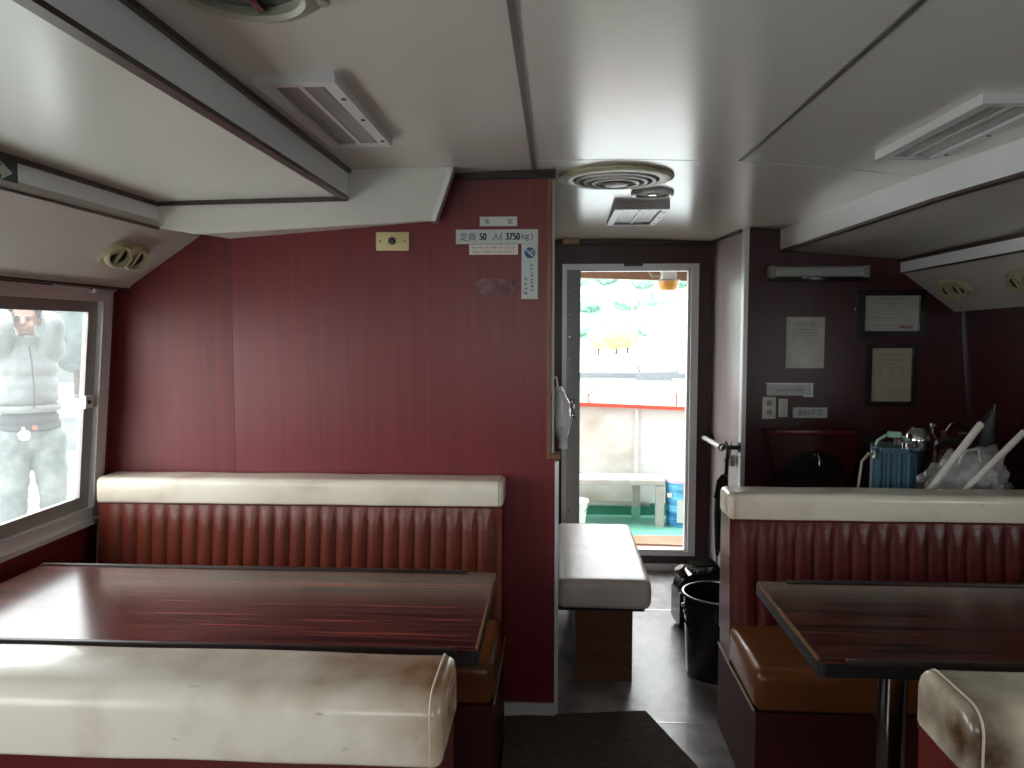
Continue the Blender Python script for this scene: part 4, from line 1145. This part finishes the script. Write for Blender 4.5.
bm = BM(); t = bmesh.new(); bmesh.ops.create_icosphere(t, subdivisions=4, radius=1)
for v in t.verts:
    p = v.co.copy(); q = p * (1 + .12 * noise.noise(p * 2.2) + .05 * noise.noise(p * 6)); v.co = Vector((q.x * .125, q.y * .15, max(0, .15 + q.z * .19)))
merge(bm, t); part('bag_body', bm, M['blackcloth'], T, angle=1.5)
bm = BM(); tube(bm, [(-.11, -.06, .27), (-.06, -.1, .37), (.03, -.11, .38), (.10, -.08, .30)], .011, 8)
part('strap', bm, M['greybag'], T, 'grey strap over the dark bag')
T = thing('folded_umbrella', 'dark folded umbrella standing upright behind the dark bag', 'umbrella', (1.78, 3.36, LZ))
bm = BM(); tube(bm, [(-.02, 0, .0), (0, 0, .2), (.03, 0, .4), (.05, 0, .53)], [.012, .03, .028, .016], 12)
part('canopy', bm, mat('grey_black_cloth', (.05, .05, .055), .6), T)
bm = BM(); tube(bm, [(.05, 0, .52), (.056, 0, .56)], .008, 8)
part('handle', bm, M['black'], T)

# ------------------------------------------------------------------ aft deck seen through the doorway
bm = BM(); box(bm, -1.9, 2.4, YD + .06, 5.19, -.06, .055)
struct('deck_step', bm, M['deckorange'], 'rust red painted deck strip just outside the door', cat='deck')
bm = BM(); box(bm, -1.9, 2.4, 5.19, 6.2, -.12, -.015)
struct('deck', bm, M['deckgreen'], 'green painted aft deck', cat='deck')
bm = BM(); tube(bm, [(.0, 5.0, .062), (.5, 4.96, .062), (1.2, 4.90, .062)], .006, 6)
solo('deck_hose', bm, M['creamdark'], 'thin pale line lying on the rust red deck strip', 'hose')
bm = BM(); tube(bm, [(.1, 5.36, -.010), (.6, 5.34, -.010), (1.1, 5.26, -.010)], .006, 6)
solo('deck_rope', bm, M['black'], 'dark rope lying across the green deck', 'rope')
T = sroot('bulwark', 'white painted bulwark of the aft deck with red cap', 'bulwark')
def bz(x): return .862 - .038 * (x - .19)
bm = BM(); hexa(bm, [(-2, 6.1, .06), (2.4, 6.1, .06), (2.4, 6.16, .06), (-2, 6.16, .06), (-2, 6.1, bz(-2) - .022), (2.4, 6.1, bz(2.4) - .022), (2.4, 6.16, bz(2.4) - .022), (-2, 6.16, bz(-2) - .022)])
for x in (.62, -.35, 1.5): box(bm, x, x + .02, 6.075, 6.1, .06, bz(x) - .03)
part('panel', bm, M['bulwark'], T, smooth=False)
bm = BM(); box(bm, -2, 2.4, 6.06, 6.12, -.1, .075)
part('kerb', bm, M['greenkerb'], T, 'green painted kerb', smooth=False)
bm = BM(); hexa(bm, [(-2, 6.06, bz(-2) - .022), (2.4, 6.06, bz(2.4) - .022), (2.4, 6.2, bz(2.4) - .022), (-2, 6.2, bz(-2) - .022), (-2, 6.06, bz(-2) + .006), (2.4, 6.06, bz(2.4) + .006), (2.4, 6.2, bz(2.4) + .006), (-2, 6.2, bz(-2) + .006)])
part('cap_rail', bm, M['redcap'], T, 'red cap rail', smooth=False)
T = thing('rail_wire', 'thin pipe rail on posts above the red bulwark cap', 'rail', (.6, 6.13, .85))
bm = BM(); tube(bm, [(-2.4, 0, .20), (-.4, 0, .112), (.46, 0, .085), (1.8, 0, .05)], .007, 8)
part('rail', bm, M['alu'], T)
for x, z in ((-.98, .14), (.34, .088), (1.4, .06)):
    bm = BM(); tube(bm, [(x, 0, -.0 - .04 * (x + .4)), (x, 0, z)], .008, 8)
    part('post', bm, M['redcap'] if x > 0 and x < 1 else M['alu'], T)
bm = BM(); tube(bm, [(-.33, .0, .0), (-.36, -.01, .06), (-.31, .0, .09), (-.36, .01, .12), (-.33, .0, .04)], .012, 8)
solo('mooring_rope', bm, M['benchwhite'], 'pale rope knotted on the rail above the bulwark', 'rope', (.6, 6.13, .86))
T = thing('deck_bench', 'worn white low bench on the green deck', 'bench', (.30, 5.85, -.015))
bm = BM(); box(bm, -.70, .505, -.14, .14, .305, .345, .005)
part('seat', bm, M['benchwhite'], T)
for x in (.44, -.6):
    bm = BM(); box(bm, x, x + .06, -.135, -.075, 0, .30); 
    part('leg', bm, M['benchwhite'], T, smooth=False)
bm = BM(); box(bm, -.6, -.545, .07, .13, 0, .30)
part('leg', bm, M['benchwhite'], T, smooth=False)
bm = BM(); tube(bm, [(-.62, .10, .115), (.42, .10, .115)], .018, 10)
part('stretcher', bm, M['benchwhite'], T)
bm = BM(); box(bm, .29, .345, .07, .13, 0, .30)
lg = part('leg', bm, M['benchwhite'], T, smooth=False)
bm = BM(); box(bm, .287, .348, .067, .133, 0, .10)
part('painted_foot', bm, M['deckgreen'], lg, 'green painted foot', smooth=False)
T = thing('drum', 'blue patterned drum with lavender lid beside the deck bench', 'drum', (.945, 5.80, -.015))
bm = BM(); lathe(bm, [(0, 0), (.112, 0), (.118, .01), (.122, .12), (.118, .125), (.118, .14), (.124, .145), (.128, .33), (0, .33)], n=36)
part('body', bm, M['bluelabel'], T)
bm = BM(); lathe(bm, [(.132, .325), (.134, .35), (.12, .36), (0, .362)], n=36)
part('lid', bm, M['lavender'], T)
bm = BM()
for k in range(7):
    a0 = -PI / 2 - .35 + .09 * k - .1; a1 = a0 + .09
    r = .1305
    bm.faces.new([bm.verts.new((r * math.cos(a), r * math.sin(a), z)) for a, z in ((a0, .04), (a1, .04), (a1, .21), (a0, .21))])
part('label_sheet', bm, M['paper'], T, 'white label')
bm = BM(); box(bm, -.125, -.09, -.10, -.08, .22, .25, .004)
part('handle_ear', bm, M['whiteplastic'], T)
T = thing('white_bucket', 'white bucket at the left edge of the doorway on deck', 'bucket', (.135, 5.62, -.015))
bm = BM(); lathe(bm, [(0, 0), (.075, 0), (.10, .2), (.108, .2), (.108, .215), (.096, .215), (.072, .01), (0, .01)], n=32, capped=False)
part('body', bm, M['whiteplastic'], T)
bm = BM(); tube(bm, [(.10 * math.cos(a), -.02 - .05 * math.sin(a), .19 - .08 * math.sin(a)) for a in [PI * k / 12 for k in range(13)]], .003, 6)
part('handle', bm, M['steel'], T)
# canopy beam with lamp
bm = BM(); hexa(bm, [(-1.6, 5.28, 1.835), (2.2, 5.28, 1.715), (2.2, 5.36, 1.715), (-1.6, 5.36, 1.835), (-1.6, 5.28, 1.98), (2.2, 5.28, 1.98), (2.2, 5.36, 1.98), (-1.6, 5.36, 1.98)])
struct('canopy_beam', bm, M['canopywood'], 'brown wooden beam of the deck canopy', cat='beam')
bm = BM(); box(bm, -1.9, 2.6, YD + .12, 5.4, 1.98, 2.02)
struct('canopy_roof', bm, M['whitemetal'], 'canopy roof over the aft deck', cat='roof')
bm = BM()
for x in (-1.75, 2.3): box(bm, x, x + .08, 5.28, 5.36, -.02, 1.98)
struct('canopy_post', bm, M['canopywood'], 'posts of the deck canopy', cat='post')
T = thing('deck_lamp', 'amber globe lamp with white base on the canopy beam', 'lamp', (.735, 5.2, 1.80))
bm = BM(); box(bm, -.045, .05, -.04, .08, -.045, .02, .006)
part('base', bm, M['whiteplastic'], T)
bm = BM(); lathe(bm, [(0, -.115), (.045, -.11), (.066, -.085), (.07, -.045), (0, -.045)], n=28)
part('globe', bm, M['amber'], T, 'amber glass globe')
bm = BM(); lathe(bm, [(.074, -.052), (.077, -.045), (.074, -.04), (0, -.04)], n=28); tube(bm, [(-.04, .03, -.01), (-.10, .03, -.02), (-.13, .04, .03)], .008, 8)
part('rim', bm, M['creamdark'], T)

# ------------------------------------------------------------------ harbour beyond
bm = BM(); box(bm, -60, 60, 6.3, 140, -1.2, -.75)
struct('water', bm, M['water'], 'pale harbour water', cat='water')
bm = BM(); box(bm, -40, -2.25, -30, 40, -1.2, -.06)
struct('quay', bm, M['concrete'], 'pale concrete quay beside the boat', cat='quay')
bm = BM(); box(bm, -2.2, 60, -30, 6.3, -1.25, -.8)
struct('water_near', bm, M['water'], 'water around the boat', cat='water')
bm = BM(); box(bm, -2.0, 60, 36, 140, -1.2, -.55)
struct('far_quay', bm, M['concrete'], 'pale far side quay of the harbour', cat='quay')
T = thing('harbour_building', 'white building with red eave far beyond the doorway', 'building', (16.4, 60, -.55))
bm = BM(); prism(bm, [(-9.0, 0), (14, 0), (14, 6.2), (-9.0, 3.6)], 'y', -4, 4)
part('wall', bm, M['housewhite'], T, smooth=False)
bm = BM(); hexa(bm, [(-9.4, -4.4, 3.5), (14.2, -4.4, 6.15), (14.2, 4.4, 6.15), (-9.4, 4.4, 3.5), (-9.4, -4.4, 3.7), (14.2, -4.4, 6.35), (14.2, 4.4, 6.35), (-9.4, 4.4, 3.7)])
part('roof', bm, M['eave'], T, 'red roof edge', smooth=False)
bm = BM(); box(bm, -4, -2.6, -4.1, -3.95, .0, 2.0); box(bm, 2, 3.5, -4.1, -3.95, .8, 2.0)
part('shutter', bm, M['paper'], T, smooth=False)
T = thing('moored_boat', 'small moored boat with grey cabin far across the harbour', 'boat', (4.25, 34.3, -.75))
T.scale = (.62, .62, .62)
bm = BM(); prism(bm, [(-1.3, .55), (-1.1, 0), (1.1, 0), (1.9, .75), (1.2, .6)], 'y', -.5, .5)
part('hull', bm, M['fencegrey'], T, smooth=False)
bm = BM(); prism(bm, [(-.45, .5), (.55, .5), (.45, 1.25), (.1, 1.7), (-.3, 1.2)], 'y', -.4, .4)
part('cabin', bm, M['shedroof'], T, smooth=False)
bm = BM(); tube(bm, [(-.9, 0, .5), (-1.1, 0, 1.0)], .06, 8)
part('outboard', bm, M['black'], T)
bm = BM(); box(bm, -12, 26, 35.7, 36.0, -.76, -.52)
struct('quay_edge', bm, M['fencegrey'], 'grey edge of the far quay', cat='quay')
T = thing('lamp_post', 'slim white post standing before the hillside', 'post', (4.35, 45, -.55))
bm = BM(); tube(bm, [(0, 0, 0), (0, 0, 3.9)], .05, 10)
part('shaft', bm, M['housewhite'], T)
bm = BM(); box(bm, -.06, .06, -.06, .06, 3.85, 3.95, .02)
part('head', bm, M['housewhite'], T)
# hillside
bm = BM(); nx, ny = 50, 16; G = []
for j in range(ny + 1):
    y = 78 + j * 4
    row = []
    for i in range(nx + 1):
        x = -70 + i * 3.2
        hgt = 13 * (1 - math.exp(-((j + .3) / 5) ** 1.6)) * (1.0 + .3 * math.sin(x * .05 + 1.2)) + 1.2 * noise.noise(Vector((x * .12, y * .12, 0)))
        row.append(bm.verts.new((x, y, hgt - .8)))
    G.append(row)
for j in range(ny):
    for i in range(nx): bm.faces.new((G[j][i], G[j][i + 1], G[j + 1][i + 1], G[j + 1][i]))
struct('hill', bm, M['hillgreen'], 'green wooded hillside across the harbour', smooth=True, cat='hill')
def crown_mesh(seed, sub=4):
    t = bmesh.new(); bmesh.ops.create_icosphere(t, subdivisions=sub, radius=1)
    for v in t.verts:
        p = v.co.copy(); o = Vector((seed * 3.1, seed * 1.7, 0))
        v.co = p * (1 + .28 * noise.noise(p * 1.8 + o) + .22 * noise.noise(p * 4 + o) + .12 * noise.noise(p * 9 + o))
    return t
def tree(label, x, y, z0, r, h, m, group, name='tree', meshes=None, seed=0):
    T = thing(name, label, 'tree', (x, y, z0), seed * .7, group)
    t = crown_mesh(seed); bm = BM(); merge(bm, t, Matrix.Translation((0, 0, h)) @ Matrix.Diagonal((r, r, r * .95, 1)))
    part('crown', bm, m, T, angle=3)
    bm = BM(); tube(bm, [(0, 0, -.3), (.02 * h, 0, h * .5), (0, 0, h)], [r * .12, r * .09, r * .05], 8)
    part('trunk', bm, M['bark'], T)
    return T
tr = random.Random(11)
def hz(x, y):
    j = (y - 78) / 4
    return 13 * (1 - math.exp(-((j + .3) / 5) ** 1.6)) * (1.0 + .3 * math.sin(x * .05 + 1.2)) - .9
protos = [tree('round green tree on the wooded hillside across the harbour', 0, 0, 0, 1.75, 1.2, M['leaf'], 'trees on the hillside', seed=1),
          tree('blue green tree on the wooded hillside across the harbour', 0, 0, 0, 1.75, 1.25, M['leaf2'], 'trees on the hillside', seed=2)]
k = 0
for j in range(6):
    for i in range(5):
        x, y = 2.0 + i * 3.9 + tr.uniform(-.4, .4) + (j % 2) * 1.9, 82 + j * 4.6 + tr.uniform(-.4, .4)
        p = protos[k % 2]
        if k < 2: c = p; c.location = (x, y, hz(x, y))
        else: c = copy_thing(p, p['label'], (x, y, hz(x, y)), tr.uniform(0, 6))
        q = tr.uniform(.70, .82); c.scale = (q, q, q * tr.uniform(.9, 1.15)); k += 1
yp = tree('yellow green bush at the foot of the hillside', 3.4, 62, -.55, .85, 1.3, M['leafyellow'], 'yellow bushes by the harbour', name='bush', seed=5)
for x, y in ((4.9, 64), (6.1, 67)):
    copy_thing(yp, yp['label'], (x, y, -.55), x)

# quay on the left with shed, pine and wall behind the person
T = thing('quay_shed', 'pale grey shed behind the person on the quay', 'shed', (-15.6, 23.6, -.06), .25)
T.scale = (1.87, 1.87, 1.87)
bm = BM(); prism(bm, [(-1.9, 0), (1.9, 0), (1.9, 1.25), (0, 1.9), (-1.9, 1.25)], 'y', -1.5, 1.5)
part('wall', bm, M['shedwall'], T, smooth=False)
bm = BM()
for s in (-1, 1): hexa(bm, [(0, -1.6, 1.9), (s * 2.05, -1.6, 1.2), (s * 2.05, 1.6, 1.2), (0, 1.6, 1.9), (0, -1.6, 1.97), (s * 2.05, -1.6, 1.27), (s * 2.05, 1.6, 1.27), (0, 1.6, 1.97)])
part('roof', bm, M['shedgrey'], T, smooth=False)
bm = BM(); box(bm, -.5, .4, -1.54, -1.49, 0, 1.1)
part('door', bm, M['shedgrey'], T, smooth=False)
T = thing('block_wall', 'low grey block wall standing on the quay behind the person', 'wall', (-6.1, 9.3, -.06), .35)
bm = BM(); box(bm, -1.8, 1.3, -.12, .12, 0, .42)
part('blocks', bm, M['fencegrey'], T, smooth=False)
bm = BM(); box(bm, -1.85, 1.35, -.15, .15, .42, .48)
part('coping', bm, M['concrete'], T, smooth=False)
tree('dark green tree behind the quay shed', -10.4, 16.4, -.06, .85, 1.5, M['leafdark'], 'trees on the quay', seed=8)
tree('second dark tree further left behind the quay shed', -13.4, 17.4, -.06, 1.3, 2.1, M['leafdark'], 'trees on the quay', seed=9)

# ------------------------------------------------------------------ person on the quay
def remeshed(bm, name, m, vox, smooth_it=3, disp=None):
    me = bpy.data.meshes.new(name); bm.to_mesh(me); bm.free()
    ob = bpy.data.objects.new(name, me); COL.objects.link(ob)
    r = ob.modifiers.new('r', 'REMESH'); r.mode = 'VOXEL'; r.voxel_size = vox
    s = ob.modifiers.new('s', 'SMOOTH'); s.iterations = smooth_it; s.factor = .5
    bpy.context.view_layer.update()
    out = bpy.data.meshes.new_from_object(ob.evaluated_get(bpy.context.evaluated_depsgraph_get()))
    bpy.data.objects.remove(ob)
    out.name = name; out.materials.clear(); out.materials.append(m)
    if disp:
        for v, nrm in [(v, v.normal.copy()) for v in out.vertices]: v.co += nrm * disp(v.co)
    out.polygons.foreach_set('use_smooth', [True] * len(out.polygons))
    return out
def limb(bm, pts, rads, n=14):
    # dense capsule chain so that the voxel surface joins smoothly
    P0 = [Vector(p) for p in pts]; pp, rr = [], []
    for i in range(len(P0) - 1):
        for k in range(6):
            t = k / 6; pp.append(P0[i].lerp(P0[i + 1], t)); rr.append(rads[i] + (rads[i + 1] - rads[i]) * t)
    pp.append(P0[-1]); rr.append(rads[-1])
    tube(bm, pp, rr, n)
    for p, r in zip(P0, rads): ball(bm, p, r * .995, 2)
PX, PY, PZ = -3.22, 4.58, -.06
HG = .965
man = thing('person', 'person in a pale grey jacket, hands behind head, standing on the quay', 'person', (PX, PY, PZ), math.radians(41))
man.scale = (HG, HG, HG)
TURN = Matrix.Rotation(math.radians(-14), 4, 'Z')
def turned(o):
    o.data.transform(TURN); return o
SH = (.142, .0, 1.40); EL = (.135, -.20, 1.575); WR_ = (.105, .045, 1.655); HD = (.045, .095, 1.655)
def torso(bm, g=0):
    for z, rx, ry, yo in [(a, b * .86, c * .86, d) for a, b, c, d in ((.92, .165, .115, 0), (1.0, .155, .11, 0), (1.1, .150, .11, -.005), (1.2, .165, .115, -.008), (1.3, .175, .118, -.005), (1.38, .165, .10, .0), (1.43, .11, .08, .005))]:
        ball(bm, (0, yo, z), 1, 3, (rx + g, ry + g, .085 + g))
def legs(bm, g=0):
    for s in (-1, 1):
        limb(bm, [(s * .08, 0, .90), (s * .10, -.01, .70), (s * .105, -.012, .48), (s * .108, .012, .30), (s * .11, .01, .09)], [.098 + g, .082 + g, .056 + g, .055 + g, .038 + g])
bm = BM()
torso(bm); legs(bm)
limb(bm, [(0, .008, 1.42), (0, -.004, 1.50), (0, -.01, 1.55)], [.06, .054, .055])
# head: skull, face, jaw, nose, ears, brow
body_bm, bm = bm, BM()
ball(bm, (0, .008, 1.632), 1, 4, (.076, .094, .098)); ball(bm, (0, -.028, 1.585), 1, 4, (.062, .068, .082)); ball(bm, (0, -.055, 1.528), 1, 3, (.036, .034, .026))
limb(bm, [(0, -.094, 1.612), (0, -.104, 1.583)], [.009, .014]); ball(bm, (0, -.088, 1.553), 1, 2, (.022, .012, .010))
for s in (-1, 1):
    ball(bm, (s * .078, .005, 1.595), 1, 2, (.012, .022, .034)); ball(bm, (s * .038, -.066, 1.575), 1, 2, (.024, .022, .022)); ball(bm, (s * .030, -.080, 1.625), 1, 2, (.024, .014, .008))
merge(body_bm, bm, TURN); bm = body_bm
for s in (-1, 1):
    sh = Vector((s * SH[0], SH[1], SH[2])); el = Vector((s * EL[0], EL[1], EL[2])); wr = Vector((s * WR_[0], WR_[1], WR_[2])); hd = Vector((s * HD[0], HD[1], HD[2]))
    limb(bm, [(s * .08, 0, 1.40), sh, sh.lerp(el, .5), el, el.lerp(wr, .4), wr], [.06, .062, .05, .04, .038, .027])
    # palm and five fingers lying on the back of the head
    ball(bm, wr.lerp(hd, .6), 1, 3, (.036, .020, .036)); limb(bm, [wr, hd], [.026, .024])
    for k in range(4):
        b0 = hd + Vector((s * .006, .004, -.028 + .019 * k)); L = (.058, .068, .072, .064)[k]
        limb(bm, [b0, b0 + Vector((-s * L * .4, .012, .004)), b0 + Vector((-s * L * .75, .010, .005)), b0 + Vector((-s * L, .004, .004))], [.0095, .009, .0085, .0075], 8)
    th = wr.lerp(hd, .35) + Vector((0, -.01, -.02)); limb(bm, [th, th + Vector((-s * .008, .006, -.030)), th + Vector((-s * .022, .012, -.048))], [.011, .010, .008], 8)
    limb(bm, [(s * .11, .02, .06), (s * .115, -.06, .035), (s * .125, -.15, .03)], [.042, .04, .032])
me = remeshed(bm, 'body', M['skin'], .0065, 4)
body = link('body', me, man)
bm = BM(); ball(bm, (0, .016, 1.648), 1, 4, (.082, .097, .095)); t_ = [v for v in bm.verts if (v.co.y < -.045 and v.co.z < 1.672) or v.co.z < 1.575 or (v.co.y < -.015 and v.co.z < 1.63)]
bmesh.ops.delete(bm, geom=t_, context='VERTS')
hm = finish(bm, 'hair', M['hair']); ho = turned(link('hair', hm, man)); sm = ho.modifiers.new('solid', 'SOLIDIFY'); sm.thickness = .012; sm.offset = 1
for s in (-1, 1):
    bm = BM(); ball(bm, (s * .030, -.090, 1.607), 1, 2, (.013, .006, .0045)); turned(part('eye', bm, M['hair'], man))
    bm = BM(); tube(bm, [(s * .014, -.094, 1.624), (s * .030, -.095, 1.629), (s * .046, -.086, 1.625)], [.003, .004, .0025], 6); turned(part('eyebrow', bm, M['hair'], man))
bm = BM(); tube(bm, [(-.020, -.096, 1.556), (-.008, -.1015, 1.553), (.008, -.1015, 1.553), (.020, -.096, 1.556)], [.003, .005, .005, .003], 8); turned(part('mouth', bm, M['lips'], man))
# jacket
bm = BM()
for z, rx, ry, yo in ((1.115, .172, .138, 0), (1.14, .172, .138, -.006), (1.2, .174, .135, -.008), (1.3, .176, .132, -.005), (1.37, .160, .112, 0), (1.42, .12, .092, .004)):
    ball(bm, (0, yo, z), 1, 3, (rx, ry, .085))
for s in (-1, 1):
    sh = Vector((s * SH[0], SH[1], SH[2])); el = Vector((s * EL[0], EL[1], EL[2])); wr = Vector((s * WR_[0], WR_[1], WR_[2]))
    limb(bm, [(s * .08, 0, 1.40), sh, sh.lerp(el, .5), el, el.lerp(wr, .5), el.lerp(wr, .86)], [.07, .072, .062, .054, .048, .042])
lathe(bm, [(.088, 1.43), (.104, 1.515), (.086, 1.515), (.07, 1.44)], (0, -.002, 0), 24, capped=True)
def folds(c):
    return .009 * noise.noise(Vector((c.x * 9 + c.z * 5, c.y * 9, c.z * 10 - c.x * 6))) + .006 * noise.noise(Vector((c.x * 22, c.y * 22 + c.z * 9, c.z * 26)))
jm = remeshed(bm, 'jacket', M['jacket'], .011, 12, folds); jk = link('jacket', jm, man)
bm = BM(); tube(bm, [(.012, -.152, 1.06), (.014, -.163, 1.2), (.010, -.155, 1.33), (.004, -.118, 1.44)], .005, 6)
part('zip', bm, M['navy'], jk, 'dark zip line')
bm = BM(); lathe(bm, [(.205, .0), (.212, .02), (.205, .045)], (0, 0, 1.03), 40, Matrix.Diagonal((.87, .73, 1, 1)), capped=False)
hmo = part('hem_band', bm, M['jacket'], jk)
so = hmo.modifiers.new('solid', 'SOLIDIFY'); so.thickness = .012
# dark pullover showing under the jacket, belt, trousers
bm = BM(); ball(bm, (0, -.004, .985), 1, 3, (.172, .132, .085)); ball(bm, (0, -.004, .93), 1, 3, (.169, .129, .05))
link('pullover', remeshed(bm, 'pullover', M['navy'], .011, 3), man)
bm = BM()
for z, rx, ry in ((.90, .168, .128), (.83, .172, .13)): ball(bm, (0, 0, z), 1, 3, (rx, ry, .075))
for s in (-1, 1): limb(bm, [(s * .092, 0, .86), (s * .105, -.012, .68), (s * .112, -.014, .46), (s * .115, .008, .28), (s * .118, .01, .08)], [.112, .102, .084, .08, .075])
def tf(c): return .010 * noise.noise(Vector((c.x * 8, c.y * 8, c.z * 14))) + .005 * noise.noise(Vector((c.x * 22, c.y * 22, c.z * 30)))
trm = link('trousers', remeshed(bm, 'trousers', M['trousers'], .011, 3, tf), man)
bm = BM(); lathe(bm, [(.173, 0), (.177, .004), (.177, .032), (.173, .036)], (0, 0, .918), 40, Matrix.Diagonal((1, .765, 1, 1)), capped=False)
bl = part('belt', bm, M['navy'], man)
bm = BM(); lathe(bm, [(0, 0), (.032, 0), (.034, .006), (.03, .014), (0, .016)], (-.045, -.142, .895), 24, Matrix.Rotation(PI / 2, 4, 'X')); tube(bm, [(-.045, -.142, .92), (-.05, -.14, .945)], .008, 8)
part('belt_badge', bm, M['whiteplastic'], bl, 'round white pouch clipped to the belt')
bm = BM(); box(bm, .0, .024, -.152, -.138, .925, .95, .004)
part('buckle', bm, M['redcap'], bl, 'small red tag on the belt')
for s in (-1, 1):
    bm = BM(); limb(bm, [(s * .11, .03, .055), (s * .115, -.06, .045), (s * .125, -.15, .042)], [.055, .05, .042])
    for v in bm.verts: v.co.z = max(v.co.z, .0)
    part('shoe', bm, M['navy'], man)

# ------------------------------------------------------------------ world and light
w = bpy.data.worlds.new('overcast_sky'); scn.world = w; w.use_nodes = True
nt = w.node_tree; bg = nt.nodes['Background']
tc = nt.nodes.new('ShaderNodeTexCoord'); sx = nt.nodes.new('ShaderNodeSeparateXYZ'); rp = nt.nodes.new('ShaderNodeValToRGB')
nt.links.new(tc.outputs['Generated'], sx.inputs[0]); nt.links.new(sx.outputs[2], rp.inputs[0]); nt.links.new(rp.outputs[0], bg.inputs[0])
rp.color_ramp.elements[0].position = 0; rp.color_ramp.elements[0].color = (.98, 1, 1, 1)
rp.color_ramp.elements[1].position = 1; rp.color_ramp.elements[1].color = (.92, .97, 1, 1)
bg.inputs[1].default_value = 7.5
def portal(name, loc, rot, sx_, sy_):
    L = bpy.data.lights.new(name, 'AREA'); L.shape = 'RECTANGLE'; L.size = sx_; L.size_y = sy_
    L.cycles.is_portal = True
    o = bpy.data.objects.new(name, L); COL.objects.link(o); o.location = loc; o.rotation_euler = rot
for i, (a, b, z0, z1) in enumerate(WL):
    portal('window_portal', (fL(0, (z0 + z1) / 2) - .08, (a + b) / 2, (z0 + z1) / 2), (0, -PI / 2, 0), z1 - z0, b - a)
for i, (a, b, z0, z1) in enumerate(WR):
    portal('window_portal', (fR((a + b) / 2, 1.15) + .10, (a + b) / 2, (z0 + z1) / 2), (0, PI / 2, 0), z1 - z0, b - a)
for a, b in BW: portal('window_portal', ((a + b) / 2, YB - .1, (bz0 + bz1) / 2), (PI / 2, 0, 0), b - a, bz1 - bz0)
portal('door_portal', ((DX0 + DX1) / 2, YD + .1, (DZ0 + DZ1) / 2), (-PI / 2, 0, 0), DX1 - DX0, DZ1 - DZ0)

# ------------------------------------------------------------------ camera
cam = bpy.data.cameras.new('camera'); cam.sensor_width = 36; cam.lens = 780 / 1024 * 36; cam.clip_end = 400; cam.clip_start = .02
co = bpy.data.objects.new('camera', cam); COL.objects.link(co)
pitch = math.atan(54 / 780); yaw = math.atan(44 / 780 * math.cos(pitch))
co.location = (0, 0, 1.43); co.rotation_euler = (PI / 2 - pitch, 0, yaw)
scn.camera = co
vs = scn.view_settings; vs.view_transform = 'Standard'; vs.look = 'None'; vs.gamma = 1; vs.use_curve_mapping = False; vs.exposure = .22
scn.cycles.use_denoising = True; scn.cycles.max_bounces = 10; scn.cycles.diffuse_bounces = 6; scn.cycles.transparent_max_bounces = 12; scn.cycles.sample_clamp_indirect = 8
